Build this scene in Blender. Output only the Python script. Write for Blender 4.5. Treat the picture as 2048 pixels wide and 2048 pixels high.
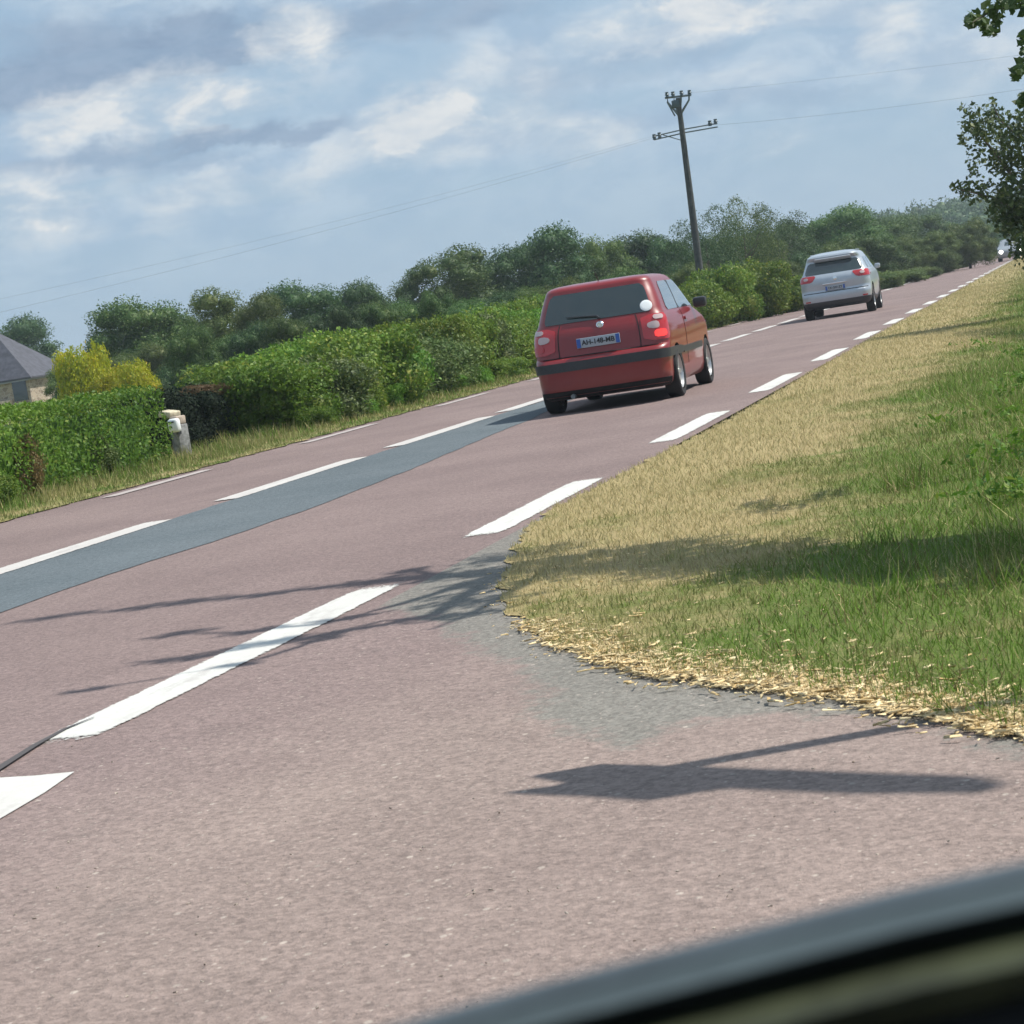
import bpy, bmesh, math, random
import numpy as np
from mathutils import Vector, Matrix
R = math.radians
random.seed(7); rng = np.random.default_rng(7)
for o in list(bpy.data.objects): bpy.data.objects.remove(o)
S = bpy.context.scene; COL = S.collection

# ---------------------------------------------------------------- camera
F = 4400.0; H = 1.2; VPX, VPY, SL = 2125.0, 468.0, .155      # focal length in px of a 2048 picture, eye height, vanishing point, horizon slope
_p1 = np.array([VPX-1024, VPY-1024, F]); _p2 = np.array([VPX-2024, VPY-1024+1000*SL, F])
_up = np.cross(_p1, _p2); _up /= np.linalg.norm(_up)
if _up[1] > 0: _up = -_up
_rd = _p1/np.linalg.norm(_p1); _rt = np.cross(_rd, _up)
if _rt[0] < 0: _rt = -_rt
ax = [Vector((_rt[i], _rd[i], _up[i])) for i in range(3)]    # image right, image down, forward in world axes
cam = bpy.data.cameras.new('camera'); camo = bpy.data.objects.new('camera', cam); COL.objects.link(camo)
m = Matrix.Identity(4)
for r in range(3):
    m[r][0] = ax[0][r]; m[r][1] = -ax[1][r]; m[r][2] = -ax[2][r]
m[2][3] = H
camo.matrix_world = m
cam.sensor_width = 36; cam.lens = F/2048*36; cam.clip_start = .05; cam.clip_end = 5000
cam.dof.use_dof = True; cam.dof.focus_distance = 17; cam.dof.aperture_fstop = 20
S.camera = camo

def ray(px, py):
    return ax[0]*((px-1024)/F) + ax[1]*((py-1024)/F) + ax[2]
def G(px, py, z=0.0):                                        # photo point -> ground
    d = ray(px, py); t = (z-H)/d.z
    return Vector((d.x*t, d.y*t, z))
def at(px, py, Y):                                           # photo point -> point at distance Y along the road
    d = ray(px, py); t = Y/d.y
    return Vector((d.x*t, Y, H+d.z*t))
def foot(px, py, Y, z=0):
    p = at(px, py, Y); return Vector((p.x, p.y, z)), p.z

# ---------------------------------------------------------------- sun and sky
SUN_AZ, SUN_EL = R(69), R(56)
sun = bpy.data.lights.new('sun', 'SUN'); sun.energy = 4.9; sun.angle = R(.45); sun.color = (1, .955, .87)
suno = bpy.data.objects.new('sun', sun); COL.objects.link(suno)
sdir = Vector((math.sin(SUN_AZ)*math.cos(SUN_EL), math.cos(SUN_AZ)*math.cos(SUN_EL), math.sin(SUN_EL)))
suno.rotation_euler = (-sdir).to_track_quat('-Z', 'Y').to_euler(); suno.location = sdir*50
W = bpy.data.worlds.new('World'); S.world = W; W.use_nodes = True
class NT:
    def __init__(s, tree): s.t = tree; tree.nodes.clear()
    def n(s, typ, **k):
        nd = s.t.nodes.new('ShaderNode'+typ)
        for a, v in k.items(): setattr(nd, a, v)
        return nd
    def l(s, a, b): s.t.links.new(a, b)
    def put(s, sock, v):
        if isinstance(v, bpy.types.NodeSocket): s.l(v, sock)
        else: sock.default_value = v
    def math(s, op, a, b=0.0, c=0.0, clamp=False):
        nd = s.n('Math', operation=op, use_clamp=clamp)
        s.put(nd.inputs[0], a); s.put(nd.inputs[1], b); s.put(nd.inputs[2], c); return nd.outputs[0]
    def mix(s, f, a, b):
        nd = s.n('Mix', data_type='RGBA'); s.put(nd.inputs[0], f)
        s.put(nd.inputs[6], a); s.put(nd.inputs[7], b); return nd.outputs[2]
    def sm(s, v, a, b, lo=0, hi=1):
        nd = s.n('MapRange', interpolation_type='SMOOTHSTEP'); s.put(nd.inputs[0], v)
        for i, x in zip((1, 2, 3, 4), (a, b, lo, hi)): nd.inputs[i].default_value = x
        return nd.outputs[0]
    def noise(s, vec, scale, detail=3, rough=.5, dist=0):
        nd = s.n('TexNoise'); nd.inputs['Scale'].default_value = scale; nd.inputs['Detail'].default_value = detail
        nd.inputs['Roughness'].default_value = rough; nd.inputs['Distortion'].default_value = dist
        if vec is not None: s.l(vec, nd.inputs['Vector'])
        return nd
    def mapping(s, vec, scale=(1, 1, 1), loc=(0, 0, 0)):
        nd = s.n('Mapping'); nd.inputs['Scale'].default_value = scale; nd.inputs['Location'].default_value = loc
        s.l(vec, nd.inputs['Vector']); return nd.outputs[0]

w = NT(W.node_tree)
sky = w.n('TexSky', sky_type='NISHITA', sun_disc=False, sun_elevation=SUN_EL, sun_rotation=SUN_AZ, air_density=1.0, dust_density=1.6, ozone_density=1.2)
tc = w.n('TexCoord'); sep = w.n('SeparateXYZ'); w.l(tc.outputs['Generated'], sep.inputs[0])
az = w.math('ARCTAN2', sep.outputs[0], sep.outputs[1]); el = w.math('ARCSINE', sep.outputs[2])
cb = w.n('CombineXYZ'); w.l(az, cb.inputs[0]); w.l(el, cb.inputs[1])
warp = w.noise(w.mapping(cb.outputs[0], (24, 38, 1)), 1.0, 7, .66)
wsep = w.n('SeparateXYZ'); w.l(warp.outputs['Color'], wsep.inputs[0])
azw = w.math('ADD', az, w.math('MULTIPLY', w.math('SUBTRACT', wsep.outputs[0], .5), .055))
elw = w.math('ADD', el, w.math('MULTIPLY', w.math('SUBTRACT', wsep.outputs[1], .5), .032))
def blob(px, py, rx, ry, k, soft=.0):
    """soft cloud lump in the sky, given by its direction; k = strength"""
    d = ray(px, py).normalized(); a0 = math.atan2(d.x, d.y); e0 = math.asin(d.z)
    dx = w.math('DIVIDE', w.math('SUBTRACT', azw, a0), rx/F)
    dy = w.math('DIVIDE', w.math('SUBTRACT', elw, e0), ry/F)
    r2 = w.math('ADD', w.math('MULTIPLY', dx, dx), w.math('MULTIPLY', dy, dy))
    return w.math('MULTIPLY', w.sm(r2, soft, 1.8, 1, 0), k)
whites = [(600,75,90,55,1.),(350,205,170,75,1.1),(120,235,90,60,1),(75,385,120,60,.9),(70,470,110,35,.6),(250,360,50,30,.4),(470,375,180,38,.7),(830,225,110,52,1.),(900,262,190,60,.8),
          (1320,50,190,42,.9),(1450,20,120,30,.7),(1180,262,110,45,.8),(1560,270,80,30,.5),(1780,50,60,60,.7),(1950,130,130,70,.5),(720,300,120,45,.6),(1650,20,100,30,.4),(1000,140,110,50,.5),(560,170,90,35,.5),(330,440,80,30,.45),(1450,160,120,25,.25)]
darks = [(230,110,330,75,1.),(60,165,240,50,.7),(420,70,150,60,.8),(860,35,260,45,.85),(300,300,330,28,.75),(500,270,200,24,.7),(1080,200,90,40,.4),(1250,120,260,26,.4),(360,335,120,14,.5),(1500,205,260,22,.35)]
blues = [(830,130,120,48,1.),(700,110,60,30,.5),(60,420,60,20,.5)]
def total(lst):
    acc = None
    for b in lst:
        v = blob(*b); acc = v if acc is None else w.math('ADD', acc, v)
    return acc
cn = w.noise(w.mapping(cb.outputs[0], (9, 34, 1), (3.1, 1.7, 0)), 1.0, 7, .6, .4)
cn2 = w.noise(w.mapping(cb.outputs[0], (30, 60, 1), (1.1, .7, 0)), 1.0, 6, .62, .3)
elf = w.sm(el, .015, .10)                                    # clouds thin out into haze at the horizon
cover = w.math('MULTIPLY_ADD', elf, w.sm(cn.outputs[0], .30, .58), .2)
cover = w.math('MULTIPLY', w.math('SUBTRACT', cover, w.math('MULTIPLY', total(blues), .75)), .8, clamp=True)
wt = w.math('MULTIPLY', total(whites), w.math('MULTIPLY_ADD', cn2.outputs[0], 2.0, -.18), clamp=True)
dk = w.math('MULTIPLY', total(darks), w.math('MULTIPLY_ADD', cn2.outputs[0], .9, .45), clamp=True)
cvar = w.sm(cn2.outputs[0], .35, .65)
skyc = w.n('Background'); skyc.inputs[1].default_value = .075
w.l(w.mix(.7, sky.outputs[0], (4.4, 6.6, 8.9, 1)), skyc.inputs[0])
ccol = w.mix(wt, w.mix(dk, w.mix(cvar, (.325, .44, .575, 1), (.45, .55, .65, 1)), w.mix(cvar, (.215, .30, .425, 1), (.28, .365, .485, 1))), w.mix(cvar, (.54, .59, .64, 1), (.70, .71, .71, 1)))
cbk = w.n('Background'); w.l(ccol, cbk.inputs[0]); cbk.inputs[1].default_value = 1.0
fac = w.math('MAXIMUM', cover, w.math('MAXIMUM', w.math('MULTIPLY', wt, .92), w.math('MULTIPLY', dk, .85)))
mx = w.n('MixShader'); w.l(fac, mx.inputs[0]); w.l(skyc.outputs[0], mx.inputs[1]); w.l(cbk.outputs[0], mx.inputs[2])
wo = w.n('OutputWorld'); w.l(mx.outputs[0], wo.inputs[0])
S.view_settings.view_transform = 'Standard'; S.view_settings.look = 'None'; S.view_settings.exposure = .22; S.view_settings.gamma = 1

# ---------------------------------------------------------------- helpers
def tag(o, label=None, cat=None, group=None, kind=None):
    if label: o['label'] = label
    if cat: o['category'] = cat
    if group: o['group'] = group
    if kind: o['kind'] = kind
    return o
def link(name, me, mats=(), parent=None, loc=None):
    o = bpy.data.objects.new(name, me); COL.objects.link(o)
    if me is not None:
        for mt in mats: me.materials.append(mt)
    if parent: o.parent = parent
    if loc is not None: o.location = loc
    return o
def empty(name, loc, rz=0, label=None, cat=None, group=None):
    o = bpy.data.objects.new(name, None); COL.objects.link(o); o.location = loc; o.rotation_euler = (0, 0, rz)
    o.empty_display_size = .2
    return tag(o, label, cat, group)
def copy_tree(o, parent=None):
    c = o.copy(); COL.objects.link(c); c.parent = parent
    for ch in list(o.children): copy_tree(ch, c)
    return c
def np_mesh(name, V, faces_n, n=4, smooth=False):
    """V (N,3) array, faces_n (M,n) index array"""
    me = bpy.data.meshes.new(name); V = np.asarray(V, dtype=np.float32); Fc = np.asarray(faces_n, dtype=np.int32)
    me.vertices.add(len(V)); me.vertices.foreach_set('co', V.ravel())
    me.loops.add(Fc.size); me.loops.foreach_set('vertex_index', Fc.ravel())
    me.polygons.add(len(Fc)); me.polygons.foreach_set('loop_start', np.arange(0, Fc.size, n, dtype=np.int32))
    if smooth: me.polygons.foreach_set('use_smooth', np.ones(len(Fc), dtype=bool))
    me.update(calc_edges=True); return me
def bm_obj(name, bm, mats, parent=None, smooth=True, angle=35, loc=None):
    bmesh.ops.recalc_face_normals(bm, faces=bm.faces[:])
    me = bpy.data.meshes.new(name); bm.to_mesh(me); bm.free()
    if smooth:
        me.polygons.foreach_set('use_smooth', [True]*len(me.polygons)); me.set_sharp_from_angle(angle=R(angle))
    return link(name, me, mats if isinstance(mats, (list, tuple)) else [mats], parent, loc)
def add_box(bm, c, s, rot=None, bev=0):
    r = bmesh.ops.create_cube(bm, size=1); vs = r['verts']
    bmesh.ops.scale(bm, vec=s, verts=vs)
    if bev:
        es = list({e for v in vs for e in v.link_edges})
        q = bmesh.ops.bevel(bm, geom=es, offset=bev, segments=2, affect='EDGES', profile=.5); vs = list({v for f in q['faces'] for v in f.verts} | {v for v in vs if v.is_valid})
    if rot is not None: bmesh.ops.rotate(bm, cent=(0, 0, 0), matrix=rot, verts=vs)
    bmesh.ops.translate(bm, vec=c, verts=vs); return vs
def add_tube(bm, pts, rad, seg=8, caps=True):
    pts = [Vector(p) for p in pts]; rings = []
    rads = rad if isinstance(rad, (list, tuple)) else [rad]*len(pts)
    for i, p in enumerate(pts):
        d = (pts[min(i+1, len(pts)-1)]-pts[max(i-1, 0)]).normalized()
        a = d.orthogonal().normalized() if abs(d.z) > .99 else d.cross(Vector((0, 0, 1))).normalized()
        b = d.cross(a)
        rings.append([bm.verts.new(p+(a*math.cos(t)+b*math.sin(t))*rads[i]) for t in [2*math.pi*k/seg for k in range(seg)]])
    for r0, r1 in zip(rings, rings[1:]):
        for k in range(seg): bm.faces.new((r0[k], r0[(k+1) % seg], r1[(k+1) % seg], r1[k]))
    if caps: bm.faces.new(rings[0]); bm.faces.new(rings[-1])
def add_lathe(bm, prof, seg=24, axis='x', c=(0, 0, 0)):
    rings = []
    for (a, r) in prof:
        ring = []
        for k in range(seg):
            t = 2*math.pi*k/seg
            if axis == 'x': v = (a, r*math.cos(t), r*math.sin(t))
            elif axis == 'z': v = (r*math.cos(t), r*math.sin(t), a)
            else: v = (r*math.cos(t), a, r*math.sin(t))
            ring.append(bm.verts.new(Vector(v)+Vector(c)))
        rings.append(ring)
    for r0, r1 in zip(rings, rings[1:]):
        for k in range(seg): bm.faces.new((r0[k], r0[(k+1) % seg], r1[(k+1) % seg], r1[k]))
    return rings
def pnoise(P, s=1.0, seed=0):                                 # cheap smooth noise, P (N,k)
    r = np.random.default_rng(seed); out = np.zeros(len(P))
    for i in range(6):
        k = r.normal(size=P.shape[1])*s*(1.4**i)*.8; out += np.sin(P@k+r.uniform(0, 6.28))/(1.25**i)
    return out/3.0

# ---------------------------------------------------------------- materials
def mat(name):
    mt = bpy.data.materials.new(name); mt.use_nodes = True; t = NT(mt.node_tree); return mt, t
def finish(t, bsdf):
    o = t.n('OutputMaterial'); t.l(bsdf, o.inputs[0])
def simple(name, col, rough=.6, metal=0, spec=.5, coat=0, noise=0, nscale=20, emit=None, es=0, bump=0):
    mt, t = mat(name); b = t.n('BsdfPrincipled')
    b.inputs['Roughness'].default_value = rough; b.inputs['Metallic'].default_value = metal
    b.inputs['Specular IOR Level'].default_value = spec; b.inputs['Coat Weight'].default_value = coat; b.inputs['Coat Roughness'].default_value = .04
    c = (*col, 1)
    if noise or bump:
        tcn = t.n('TexCoord'); nz = t.noise(tcn.outputs['Object'], nscale, 5, .6)
        if noise: t.l(t.mix(t.sm(nz.outputs[0], .3, .7), tuple(x*(1-noise) for x in col)+(1,), tuple(min(1, x*(1+noise)) for x in col)+(1,)), b.inputs['Base Color'])
        else: b.inputs['Base Color'].default_value = c
        if bump:
            bp = t.n('Bump'); bp.inputs['Strength'].default_value = bump; bp.inputs['Distance'].default_value = .01; t.l(nz.outputs[0], bp.inputs['Height']); t.l(bp.outputs[0], b.inputs['Normal'])
    else: b.inputs['Base Color'].default_value = c
    if emit: b.inputs['Emission Color'].default_value = (*emit, 1); b.inputs['Emission Strength'].default_value = es
    finish(t, b.outputs[0]); return mt
def leafmat(name, c1, c2, c3=None, trans=.3, patch=.6, rough=.55):
    """leaf colours vary leaf by leaf and in patches"""
    mt, t = mat(name); g = t.n('NewGeometry'); oi = t.n('ObjectInfo'); tcn = t.n('TexCoord')
    nz = t.noise(tcn.outputs['Object'], patch, 2, .5)
    a = t.math('MULTIPLY_ADD', g.outputs['Random Per Island'], .6, t.math('MULTIPLY', t.sm(nz.outputs[0], .35, .65), .4))
    col = t.mix(a, (*c1, 1), (*c2, 1))
    if c3: col = t.mix(t.sm(g.outputs['Random Per Island'], .86, .93), col, (*c3, 1))
    hs = t.n('HueSaturation'); t.l(col, hs.inputs['Color'])
    t.l(t.math('MULTIPLY_ADD', oi.outputs['Random'], .5, .78), hs.inputs['Value']); t.l(t.math('MULTIPLY_ADD', oi.outputs['Random'], .03, .485), hs.inputs['Hue'])
    b = t.n('BsdfPrincipled'); t.l(hs.outputs[0], b.inputs['Base Color']); b.inputs['Roughness'].default_value = rough; b.inputs['Specular IOR Level'].default_value = .3
    tr = t.n('BsdfTranslucent'); t.l(hs.outputs[0], tr.inputs[0])
    mxx = t.n('MixShader'); mxx.inputs[0].default_value = trans; t.l(b.outputs[0], mxx.inputs[1]); t.l(tr.outputs[0], mxx.inputs[2])
    finish(t, mxx.outputs[0]); return mt
M = {}
M['leaf_hedge'] = leafmat('hedge_leaves', (.06, .13, .016), (.20, .30, .035), (.30, .33, .06), .35, .9)
M['leaf_clip'] = leafmat('clipped_leaves', (.06, .15, .016), (.17, .31, .03), (.22, .30, .05), .35, .8)
M['leaf_tree'] = leafmat('tree_leaves', (.04, .095, .022), (.11, .19, .045), (.17, .23, .07), .25, .5)
M['leaf_dark'] = leafmat('dark_leaves', (.024, .062, .02), (.07, .13, .038), (.11, .17, .055), .2, .5)
M['leaf_olive'] = leafmat('olive_leaves', (.05, .092, .022), (.14, .185, .045), (.18, .21, .07), .3, .6)
M['leaf_verge'] = leafmat('verge_tree_leaves', (.025, .045, .013), (.075, .10, .028), (.13, .15, .05), .2, .6)
M['leaf_yellow'] = leafmat('yellow_leaves', (.20, .25, .010), (.50, .44, .015), (.46, .33, .03), .35, 1.5)
M['leaf_brown'] = leafmat('dead_leaves', (.12, .085, .035), (.25, .16, .07), (.12, .14, .04), .2, 1.5)
M['leaf_shade'] = leafmat('shade_black_leaves', (.007, .016, .007), (.016, .032, .014), None, .05, 1, .95)  # near black colour paints the shade of the hedge opening
M['bark'] = simple('bark', (.10, .085, .065), .95, noise=.4, nscale=9, bump=.5)
M['tyre'] = simple('tyre_rubber', (.018, .018, .019), .85)
M['under'] = simple('underbody', (.012, .012, .013), .9)
M['blackplastic'] = simple('black_plastic', (.028, .030, .035), .42, noise=.15, nscale=40)
M['rim'] = simple('wheel_alloy', (.52, .52, .52), .32, metal=.7)
M['chrome'] = simple('chrome', (.75, .76, .78), .12, metal=1)
M['white'] = simple('glint_and_box_white', (.85, .87, .87), .3)  # white of the letter box and of the window glint disc
M['platewhite'] = simple('plate_white', (.36, .40, .45), .35)
M['plateblue'] = simple('plate_blue', (.03, .10, .38), .35)
M['ink'] = simple('plate_ink', (.02, .02, .025), .5)
M['lens_red'] = simple('red_lens', (.42, .015, .02), .12, coat=.8)
M['lens_lit'] = simple('lit_lens', (.8, .02, .02), .15, coat=.8, emit=(1, .04, .03), es=1.1)
M['lens_clear'] = simple('clear_glint_lens', (.50, .38, .38), .08, coat=1)
def paint(name, col, metal=0.0, flake=0):
    mt, t = mat(name); b = t.n('BsdfPrincipled'); tcn = t.n('TexCoord')
    nz = t.noise(tcn.outputs['Object'], 3, 4, .6); sz = t.n('SeparateXYZ'); t.l(tcn.outputs['Object'], sz.inputs[0])
    dirt = t.math('MULTIPLY', t.sm(sz.outputs[2], .62, .2), t.math('MULTIPLY_ADD', nz.outputs[0], .35, .0), clamp=True)     # road dust on the lower body
    t.l(t.mix(dirt, t.mix(t.sm(nz.outputs[0], .35, .65), tuple(x*.93 for x in col)+(1,), (*col, 1)), (.16, .13, .12, 1)), b.inputs['Base Color'])
    b.inputs['Metallic'].default_value = metal; b.inputs['Roughness'].default_value = .32 if metal else .38
    b.inputs['Coat Weight'].default_value = .6; b.inputs['Coat Roughness'].default_value = .04
    finish(t, b.outputs[0]); return mt
M['red'] = paint('red_paint', (.21, .005, .007))
M['silver'] = paint('silver_blue_paint', (.44, .485, .54), .35)
M['grey'] = paint('grey_paint', (.30, .31, .33), .3)
M['glass'] = simple('tinted_glass', (.012, .022, .022), .06, spec=.9, coat=.6)
M['sideglass'] = simple('side_glass', (.05, .07, .08), .05, spec=1, coat=1)

def verge_tone(t, pos):
    """0 = dry straw, 1 = green; same function colours the soil sheet and the blades standing on it"""
    sp = t.n('SeparateXYZ'); t.l(pos, sp.inputs[0])
    n1 = t.noise(pos, .7, 5, .68, .8); n2 = t.noise(pos, 5.5, 5, .75)
    gx = t.sm(sp.outputs[0], -2.4, -.3, -.22, .50)
    gy = t.sm(sp.outputs[1], 7.0, 10.0, .05, -.03)
    v = t.math('ADD', t.math('MULTIPLY', n1.outputs[0], 1.9), t.math('MULTIPLY', n2.outputs[0], 1.2))
    v = t.math('ADD', t.math('ADD', v, gx), gy)
    for px, py, rad, k in ((1850,960,1.1,.30),(1990,1060,.9,.25),(1330,1130,.55,.16),(1150,1210,.4,.14),(1500,890,1.3,-.22),(1850,690,3.0,-.3),(1640,1000,.7,-.2),(1250,1010,.6,-.05),(2040,760,1.6,.35),(1900,1280,.5,-.16),(1700,1180,.4,.1)):
        c0 = G(px, py); dd = t.n('VectorMath', operation='DISTANCE'); t.l(t.mapping(pos, (1, .55, 1)), dd.inputs[0]); dd.inputs[1].default_value = (c0.x, c0.y*.55, 0)
        v = t.math('ADD', v, t.sm(dd.outputs['Value'], 0, rad, k, 0))
    return t.sm(v, 1.28, 2.0)
def grassmat(name, blades, left=False):
    mt, t = mat(name); g = t.n('NewGeometry'); pos = g.outputs['Position']
    tone = verge_tone(t, pos) if not left else t.sm(t.noise(pos, 1.1, 4, .6).outputs[0], .3, .62)
    if blades:
        r = g.outputs['Random Per Island']
        dry = t.mix(r, (.28, .24, .11, 1), (.62, .54, .31, 1)); grn = t.mix(r, (.075, .155, .02, 1), (.27, .40, .075, 1)); grn = t.mix(t.sm(r, .66, .72), grn, t.mix(t.sm(r, .85, .86), (.17, .14, .06, 1), (.46, .41, .20, 1)))
        mid = t.mix(r, (.13, .155, .045, 1), (.38, .37, .15, 1))
        f = t.math('ADD', tone, t.math('MULTIPLY', t.math('SUBTRACT', r, .5), .35), clamp=True)
        col = t.mix(t.sm(f, .0, .5), dry, mid); col = t.mix(t.sm(f, .5, 1), col, grn)
    else:
        nf = t.noise(pos, 45, 4, .7)
        dry = t.mix(nf.outputs[0], (.20, .15, .075, 1), (.50, .40, .20, 1)); grn = t.mix(nf.outputs[0], (.045, .075, .015, 1), (.17, .22, .05, 1))
        col = t.mix(tone, dry, grn)
    b = t.n('BsdfPrincipled'); t.l(col, b.inputs['Base Color']); b.inputs['Roughness'].default_value = .8; b.inputs['Specular IOR Level'].default_value = .15
    out = b.outputs[0]
    if blades:
        tr = t.n('BsdfTranslucent'); t.l(col, tr.inputs[0]); mxx = t.n('MixShader'); mxx.inputs[0].default_value = .3
        t.l(out, mxx.inputs[1]); t.l(tr.outputs[0], mxx.inputs[2]); out = mxx.outputs[0]
    else:
        bp = t.n('Bump'); bp.inputs['Strength'].default_value = .8; bp.inputs['Distance'].default_value = .02; t.l(t.noise(pos, 30, 5, .7).outputs[0], bp.inputs['Height']); t.l(bp.outputs[0], b.inputs['Normal'])
    finish(t, out); return mt
M['verge'] = grassmat('verge_soil', False); M['blade'] = grassmat('grass_blades', True)
M['verge_left'] = grassmat('left_verge_soil', False, True); M['blade_left'] = grassmat('left_grass_blades', True, True)
def asphalt(name, c1, c2, peb, pebamt=.1, gravel=False, edgecol=None):
    mt, t = mat(name); g = t.n('NewGeometry'); pos = g.outputs['Position']
    big = t.noise(pos, .45, 4, .6); fine = t.noise(pos, 110, 3, .8); med = t.noise(pos, 26, 5, .75); blot = t.noise(pos, 4, 5, .65)
    bf = t.sm(big.outputs[0], .3, .7); col = t.mix(bf, (*c1, 1), (*c2, 1))
    if edgecol:                                                                               # the side road is worn paler away from the main carriageway
        sp = t.n('SeparateXYZ'); t.l(pos, sp.inputs[0])
        gr = t.sm(t.math('ADD', t.math('ADD', sp.outputs[0], t.math('MULTIPLY', sp.outputs[1], -.22)), t.math('MULTIPLY', t.math('SUBTRACT', big.outputs[0], .5), 1.6)), -4.7, -2.9)
        col = t.mix(gr, t.mix(bf, (*edgecol[0], 1), (*edgecol[1], 1)), col)
    strk = t.noise(t.mapping(pos, (1.6, .12, 1)), 1, 4, .6)                                   # wheel tracks along the road
    vo = t.n('TexVoronoi'); vo.inputs['Scale'].default_value = 75; t.l(pos, vo.inputs['Vector'])
    vs = t.n('SeparateColor'); t.l(vo.outputs['Color'], vs.inputs[0])
    k = t.math('MULTIPLY', t.sm(fine.outputs[0], .3, .7), .26); k = t.math('ADD', k, t.math('MULTIPLY', vs.outputs[0], .30)); k = t.math('ADD', k, t.math('MULTIPLY', t.sm(med.outputs[0], .32, .68), .34))
    k = t.math('ADD', k, t.math('MULTIPLY', blot.outputs[0], .22)); k = t.math('ADD', k, t.math('MULTIPLY', strk.outputs[0], .24))
    hv = t.n('HueSaturation'); t.l(col, hv.inputs['Color']); t.l(t.math('ADD', k, .33), hv.inputs['Value'])
    c = hv.outputs[0]
    if gravel:
        at_ = t.n('Attribute', attribute_name='gravel')
        gm = t.sm(t.math('ADD', at_.outputs['Fac'], t.math('MULTIPLY', t.math('SUBTRACT', t.noise(pos, 5, 7, .78).outputs[0], .5), 1.6)), .36, .66)
        gc = t.mix(t.math('MULTIPLY_ADD', vs.outputs[1], .5, t.math('MULTIPLY', med.outputs[0], .5)), (.085, .085, .075, 1), (.31, .305, .27, 1)); c = t.mix(t.math('MULTIPLY', gm, .8), c, gc)
        st = t.sm(t.noise(pos, 1.9, 6, .72).outputs[0], .58, .74); c = t.mix(t.math('MULTIPLY', st, .3), c, (.09, .08, .075, 1))
    for sc, am, th in ((22, pebamt*.5, .24), (48, pebamt*1.3, .26)):
        vp = t.n('TexVoronoi'); vp.inputs['Scale'].default_value = sc; t.l(t.mapping(pos, (1, .8, 1), (sc, 0, 0)), vp.inputs['Vector'])
        vps = t.n('SeparateColor'); t.l(vp.outputs['Color'], vps.inputs[0])
        isp = t.math('MULTIPLY', t.math('MULTIPLY', t.sm(vp.outputs['Distance'], th, th*.5), t.sm(vps.outputs[0], 1-am, 1-am*.4)), .75)
        c = t.mix(isp, c, t.mix(vps.outputs[1], (*peb, 1), tuple(x*.6 for x in peb)+(1,)))
    b = t.n('BsdfPrincipled'); t.l(c, b.inputs['Base Color']); b.inputs['Roughness'].default_value = .85; b.inputs['Specular IOR Level'].default_value = .25
    bp = t.n('Bump'); bp.inputs['Strength'].default_value = .9; bp.inputs['Distance'].default_value = .009
    t.l(t.math('ADD', vs.outputs[0], t.math('MULTIPLY', med.outputs[0], 1.6)), bp.inputs['Height']); t.l(bp.outputs[0], b.inputs['Normal'])
    finish(t, b.outputs[0]); return mt
RC = ((.200, .147, .140), (.243, .181, .170))
M['road'] = asphalt('red_asphalt', *RC, (.42, .35, .33), .06)
M['apron'] = asphalt('worn_asphalt', (.238, .182, .162), (.288, .224, .198), (.54, .46, .40), .34, gravel=True, edgecol=RC)
M['patch'] = asphalt('grey_asphalt', (.105, .128, .142), (.13, .153, .168), (.25, .25, .25), .05)
def roadpaint(name, col, wear):
    mt, t = mat(name); g = t.n('NewGeometry'); pos = g.outputs['Position']
    nz = t.noise(pos, 30, 6, .75); n2 = t.noise(t.mapping(pos, (3, .5, 1)), 1.7, 4, .6); e = t.n('Attribute', attribute_name='edge')
    f = t.sm(t.math('ADD', nz.outputs[0], t.math('MULTIPLY', n2.outputs[0], .6)), .62-wear, .92-wear)
    c = t.mix(t.math('MULTIPLY', f, .3+wear*1.8, clamp=True), (*col, 1), (.36, .31, .29, 1)); c = t.mix(t.math('MULTIPLY', t.sm(t.noise(t.mapping(pos, (2, .6, 1)), 2.6, 5, .7).outputs[0], .5, .72), .45), c, (.30, .26, .25, 1))
    b = t.n('BsdfPrincipled'); t.l(c, b.inputs['Base Color']); b.inputs['Roughness'].default_value = .7
    a = t.sm(t.math('ADD', t.math('MULTIPLY', e.outputs['Fac'], .95), t.math('MULTIPLY', t.math('SUBTRACT', nz.outputs[0], .5), 1.5)), .18+wear, .42+wear)
    tr = t.n('BsdfTransparent'); mxx = t.n('MixShader'); t.l(a, mxx.inputs[0]); t.l(tr.outputs[0], mxx.inputs[1]); t.l(b.outputs[0], mxx.inputs[2])
    finish(t, mxx.outputs[0]); return mt
M['paint'] = roadpaint('white_road_paint', (.60, .59, .56), .10); M['paint_worn'] = roadpaint('worn_road_paint', (.46, .40, .385), .22)
M['paint_new'] = roadpaint('fresh_road_paint', (.66, .67, .63), .06)
M['field'] = simple('field_grass', (.10, .15, .04), .9, noise=.35, nscale=.2)

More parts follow.
